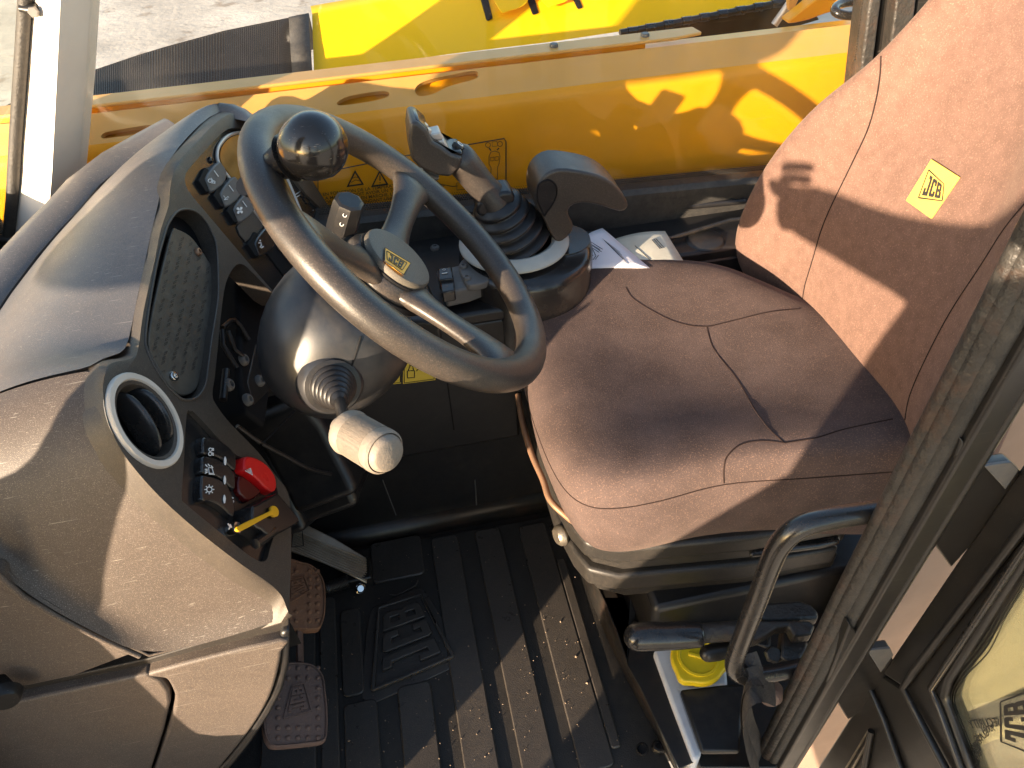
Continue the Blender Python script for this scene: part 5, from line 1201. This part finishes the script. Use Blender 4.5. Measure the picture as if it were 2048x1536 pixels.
pe = cr([V((2200, 950, 0)), V((2048, 1132, 0)), V((1960, 1258, 0)), V((1905, 1345, 0)), V((1889, 1398, 0)), V((1906, 1450, 0)), V((1935, 1520, 0)), V((1975, 1620, 0))], 22, False)
E3 = [dx(p.x, p.y, -.0075) for p in pe]; cen = dx(2050, 1400, -.0075)
for i in range(len(E3) - 1):
    for s in range(2):
        a = E3[i].lerp(E3[i + 1], s / 2)
        for r in range(5): dotx(a + (cen - a).normalized() * (.0042 * r + .002), .0021 - .0003 * r)
pyd('dot_print', vs, fs, ink_m, do, 0, 'stuff', fix=False)
gs = tag(tube('gas_strut', [plx(1880, 1472, .56), plx(2120, 1372, .56)], .0115, silver_m, None, 16), 'pale steel tube seen behind the tinted door glass', 'tube')
gs.name = 'steel_tube'
# logo and maker's text on the glass, mirrored as it is read from outside
GQ = lambda x, y: dx(x, y, -.0085)
emblem([GQ(2000, 1484), GQ(1999, 1403), GQ(2048 + 8, 1380), GQ(2048 + 40, 1520)][::1], ink_m, do, .0004)
for i, (s, sc) in enumerate((('SECURITY', 1), ('90001', .8), ('GLASS', .8), ('TEMPERED', .8), ('43R 001', .7), ('E11', 1))):
    a = GQ(2000 - i * 12 + 4, 1440 + i * 9 + 12); b = GQ(1968 - i * 4, 1455 + i * 14); text(s, a, b - a, GQ(2000, 1400) - GQ(1990, 1445), .012 * sc, ink_m, do, .0002, 'lettering')

# crumbs of dry soil on the mat and floor
vs = []; fs = []; rc = random.Random(3)
for i in range(260):
    p = pz(rc.uniform(640, 1400), rc.uniform(1080, 1536), .0125) if i % 3 else pz(rc.uniform(580, 1200), rc.uniform(1230, 1536), .0125)
    if p.x > .27 or p.y > .88: continue
    r = rc.uniform(.0005, .0016) * (1.8 if rc.random() < .06 else 1); k = len(vs)
    for a in ((1, 0, 0), (-1, .2, 0), (0, 1, .1), (.1, -1, 0), (0, 0, 1), (0, 0, -.8)): vs.append(p + V(a) * r * rc.uniform(.6, 1.2))
    fs += [(k, k + 2, k + 4), (k + 2, k + 1, k + 4), (k + 1, k + 3, k + 4), (k + 3, k, k + 4), (k + 2, k, k + 5), (k + 1, k + 2, k + 5), (k + 3, k + 1, k + 5), (k, k + 3, k + 5)]
pyd('soil_crumbs', vs, fs, mat('dry_soil', (.26, .19, .13), .9), mt_, 0, 'stuff', fix=False)
# ================================================================== OUTSIDE THE PICTURE, CASTING THE SHADOWS SEEN IN IT
fp_ = thing('added_shade_panel', 'unseen black panel added ahead of the door opening to cast shadow', 'panel', (-.7, .24, .4))  # added unseen sun blocker, outline cut to shade the dash side and floor
plate('panel', [cr([V((x, .25, z)) for x, z in ((-.43, .05), (-.435, .28), (-.59, .36), (-.615, .42), (-.625, .56), (-.640, .66), (-.620, .75), (-.602, .83), (-.600, .90), (-.64, .935), (-.69, .90), (-.680, .84), (-.74, .82), (-.95, .81), (-1.0, .5), (-.98, .05))], 3)], (0, -.03, 0), black_m, fp_, .008)
rm = thing('added_mirror_block', 'unseen mirror shaped block added ahead of the cab to shade the boom', 'mirror', (-1.02, .18, .9))  # added unseen to block the sun from part of the boom
box('housing', (-.99, .20, 1.25), (.33, .06, .60), black_m, rm, .02, None, None, 4)
box('mirror_glass', (-.99, .236, 1.25), (.28, .004, .54), chrome_m, rm, .002)
tube('arm', cr([V((-1.0, .17, 1.35)), V((-1.0, .16, 1.52)), V((-.92, .2, 1.56)), V((-.8, .24, 1.58))], 4, False), .011, pipe_m, rm, 10)
# photographer on the cab step, behind the camera
pe_ = thing('person', 'person in a dark jacket leaning at the open cab door and taking the picture', 'person', (0, -.25, -.45))
skin_m = mat('skin', (.50, .30, .22), .55, bump=.1, bscale=300); jack_m = mat('jacket', (.035, .045, .07), .8, bump=.4, bscale=200); trou_m = mat('trousers', (.05, .055, .07), .85); hair_m = mat('hair', (.04, .025, .015), .7, bump=.6, bscale=150)
def skinned(name, verts, edges, mt, root=0, lv=2):
    me = D.meshes.new(name); me.from_pydata([v[:3] for v in verts], edges, []); o = D.objects.new(name, me); COL.objects.link(o)
    me.transform(Matrix.Translation(-pe_.location)); o.parent = pe_; me.materials.append(mt)
    sk = o.modifiers.new('skin', 'SKIN'); sk.use_smooth_shade = True
    if not me.skin_vertices:
        bpy.context.view_layer.objects.active = o
    for v, r in zip(me.skin_vertices[0].data, verts): v.radius = (r[3], r[4] if len(r) > 4 else r[3]); v.use_root = False
    me.skin_vertices[0].data[root].use_root = True
    sub(o, lv); return o
bv_ = [(-.18, -.24, .46, .18, .13), (-.16, -.25, .62, .17, .12), (-.16, -.26, .78, .18, .12), (-.19, -.27, .90, .15, .10), (-.24, -.27, 1.05, .06, .06), (-.245, -.25, 1.13, .052, .055),
       (-.34, -.24, .960, .060, .060), (-.42, -.17, .935, .050, .050), (-.49, -.08, .920, .048, .048), (-.53, -.03, .915, .042, .042),
       (.0, -.25, .98, .062, .062), (.14, -.17, .90, .052, .052), (.13, -.12, 1.05, .040, .040), (.08, -.085, 1.16, .028, .030)]
be_ = [(0, 1), (1, 2), (2, 3), (3, 4), (4, 5), (3, 6), (6, 7), (7, 8), (8, 9), (3, 10), (10, 11), (11, 12), (12, 13)]
skinned('body', bv_, be_, jack_m, 0)
tv = [(-.20, -.24, .48, .185, .13), (-.24, -.22, .36, .19, .13), (-.42, -.20, .22, .13, .115), (-.56, -.16, -.02, .085, .09), (-.62, -.16, -.36, .052, .06), (-.08, -.24, .24, .13, .105), (-.04, -.20, -.05, .085, .08), (-.02, -.26, -.38, .052, .06)]
skinned('trousers', tv, [(0, 1), (1, 2), (2, 3), (3, 4), (1, 5), (5, 6), (6, 7)], trou_m, 0)
tube('jacket', [V((-.38, -.245, .18)), V((-.355, -.245, .32)), V((-.29, -.245, .46)), V((-.205, -.25, .64)), V((-.19, -.255, .78)), V((-.19, -.265, .90)), V((-.20, -.27, .985)), V((-.23, -.27, 1.02))], [(.365, .17), (.36, .165), (.31, .16), (.225, .14), (.22, .135), (.20, .125), (.13, .10), (.06, .06)], jack_m, pe_, 24, up=(1, 0, 0), smooth=80)
for fx, fy in ((-.62, -.14), (-.02, -.24)):
    P_, R_ = rr_cap([V((fx, fy - .06, -.41)), V((fx, fy + .03, -.405)), V((fx, fy + .14, -.425))], [.040, .042, .036], 4); sub(tube('shoe', P_, R_, ink_m, pe_, 12, smooth=80), 1)
hd_ = bmesh.new(); bmesh.ops.create_uvsphere(hd_, u_segments=24, v_segments=18, radius=1)
for v in hd_.verts:
    x, y, z = v.co; s = 1 - .22 * max(0, -z) ** 1.2
    v.co = V((x * .074 * s, y * .094 * s + (.010 if (y > .8 and abs(x) < .3 and -.3 < z < .15) else 0), z * .118))
me = D.meshes.new('head'); hd_.to_mesh(me); hd_.free(); me.transform(Matrix.Translation((-.25, -.215, 1.245))); link('head', me, skin_m, pe_, 180)
hm = bmesh.new(); bmesh.ops.create_uvsphere(hm, u_segments=24, v_segments=16, radius=1)
bmesh.ops.delete(hm, geom=[v for v in hm.verts if v.co.z < -.25 or (v.co.y > .45 and v.co.z < .45)], context='VERTS')
me = D.meshes.new('hair'); hm.to_mesh(me); hm.free(); me.transform(Matrix.Translation((-.25, -.220, 1.258)) @ Matrix.Diagonal((.082, .103, .122, 1))); link('hair', me, hair_m, pe_, 180)
for s in (-1, 1):
    lathe('ear', [(0, .008), (.012, .006), (.016, 0), (.010, -.004)], V((-.25 + s * .073, -.22, 1.235)), (s, 0, 0), skin_m, pe_, 12)
    lathe('eye', [(0, .004), (.006, .003), (.009, -.002)], V((-.25 + s * .028, -.128, 1.255)), (0, 1, 0), icon_m, pe_, 10)
# hands: palm with four fingers and a thumb each
def hand(w0, d, side, curl, nm='hand'):
    d = V(d).normalized(); s = V(side).normalized(); n = d.cross(s)
    vv = [(*w0, .026, .018), (*(w0 + d * .045), .034, .014), (*(w0 + d * .085), .036, .012)]; ee = [(0, 1), (1, 2)]
    o1 = skinned(nm, vv, ee, skin_m, 0, 1)
    for i, L in enumerate((.070, .080, .075, .060)):
        b = w0 + d * .085 + s * ((i - 1.5) * .020); P = [b, b + d * L * .4 + n * curl * .010, b + d * L * .7 + n * curl * .028, b + d * L * .85 + n * curl * .045]
        tube('finger', *rr_cap(P, [.0088, .0084, .0078, .0070], 3), skin_m, pe_, 10)
    b = w0 + d * .03 - s * .034; tube('thumb', *rr_cap([b, b - s * .022 + d * .022 + n * curl * .008, b - s * .026 + d * .048 + n * curl * .02], [.011, .010, .0085], 3), skin_m, pe_, 10)
hand(V((-.53, -.03, .93)), (.70, .70, -.05), (-.1, .1, .99), 1)
hand(V((.08, -.085, 1.16)), (-.35, .1, .9), (.0, 1, -.1), -1)
plate('upper_shade_panel', [cr([V((x, .25, z)) for x, z in ((-.47, 1.10), (-.50, 1.04), (-.60, 1.025), (-.82, 1.03), (-.84, 1.1), (-.84, 1.6), (-.30, 1.6), (-.38, 1.35))], 3)], (0, -.04, 0), black_m, fp_, .01)  # added unseen blocker that trims the sunlight to a band on the boom
step = tag(box('cab_step', (-.2, -.22, -.465), (1.3, .32, .03), frame_m, None, .006), 'flat black steel cab step below the open door', 'step')
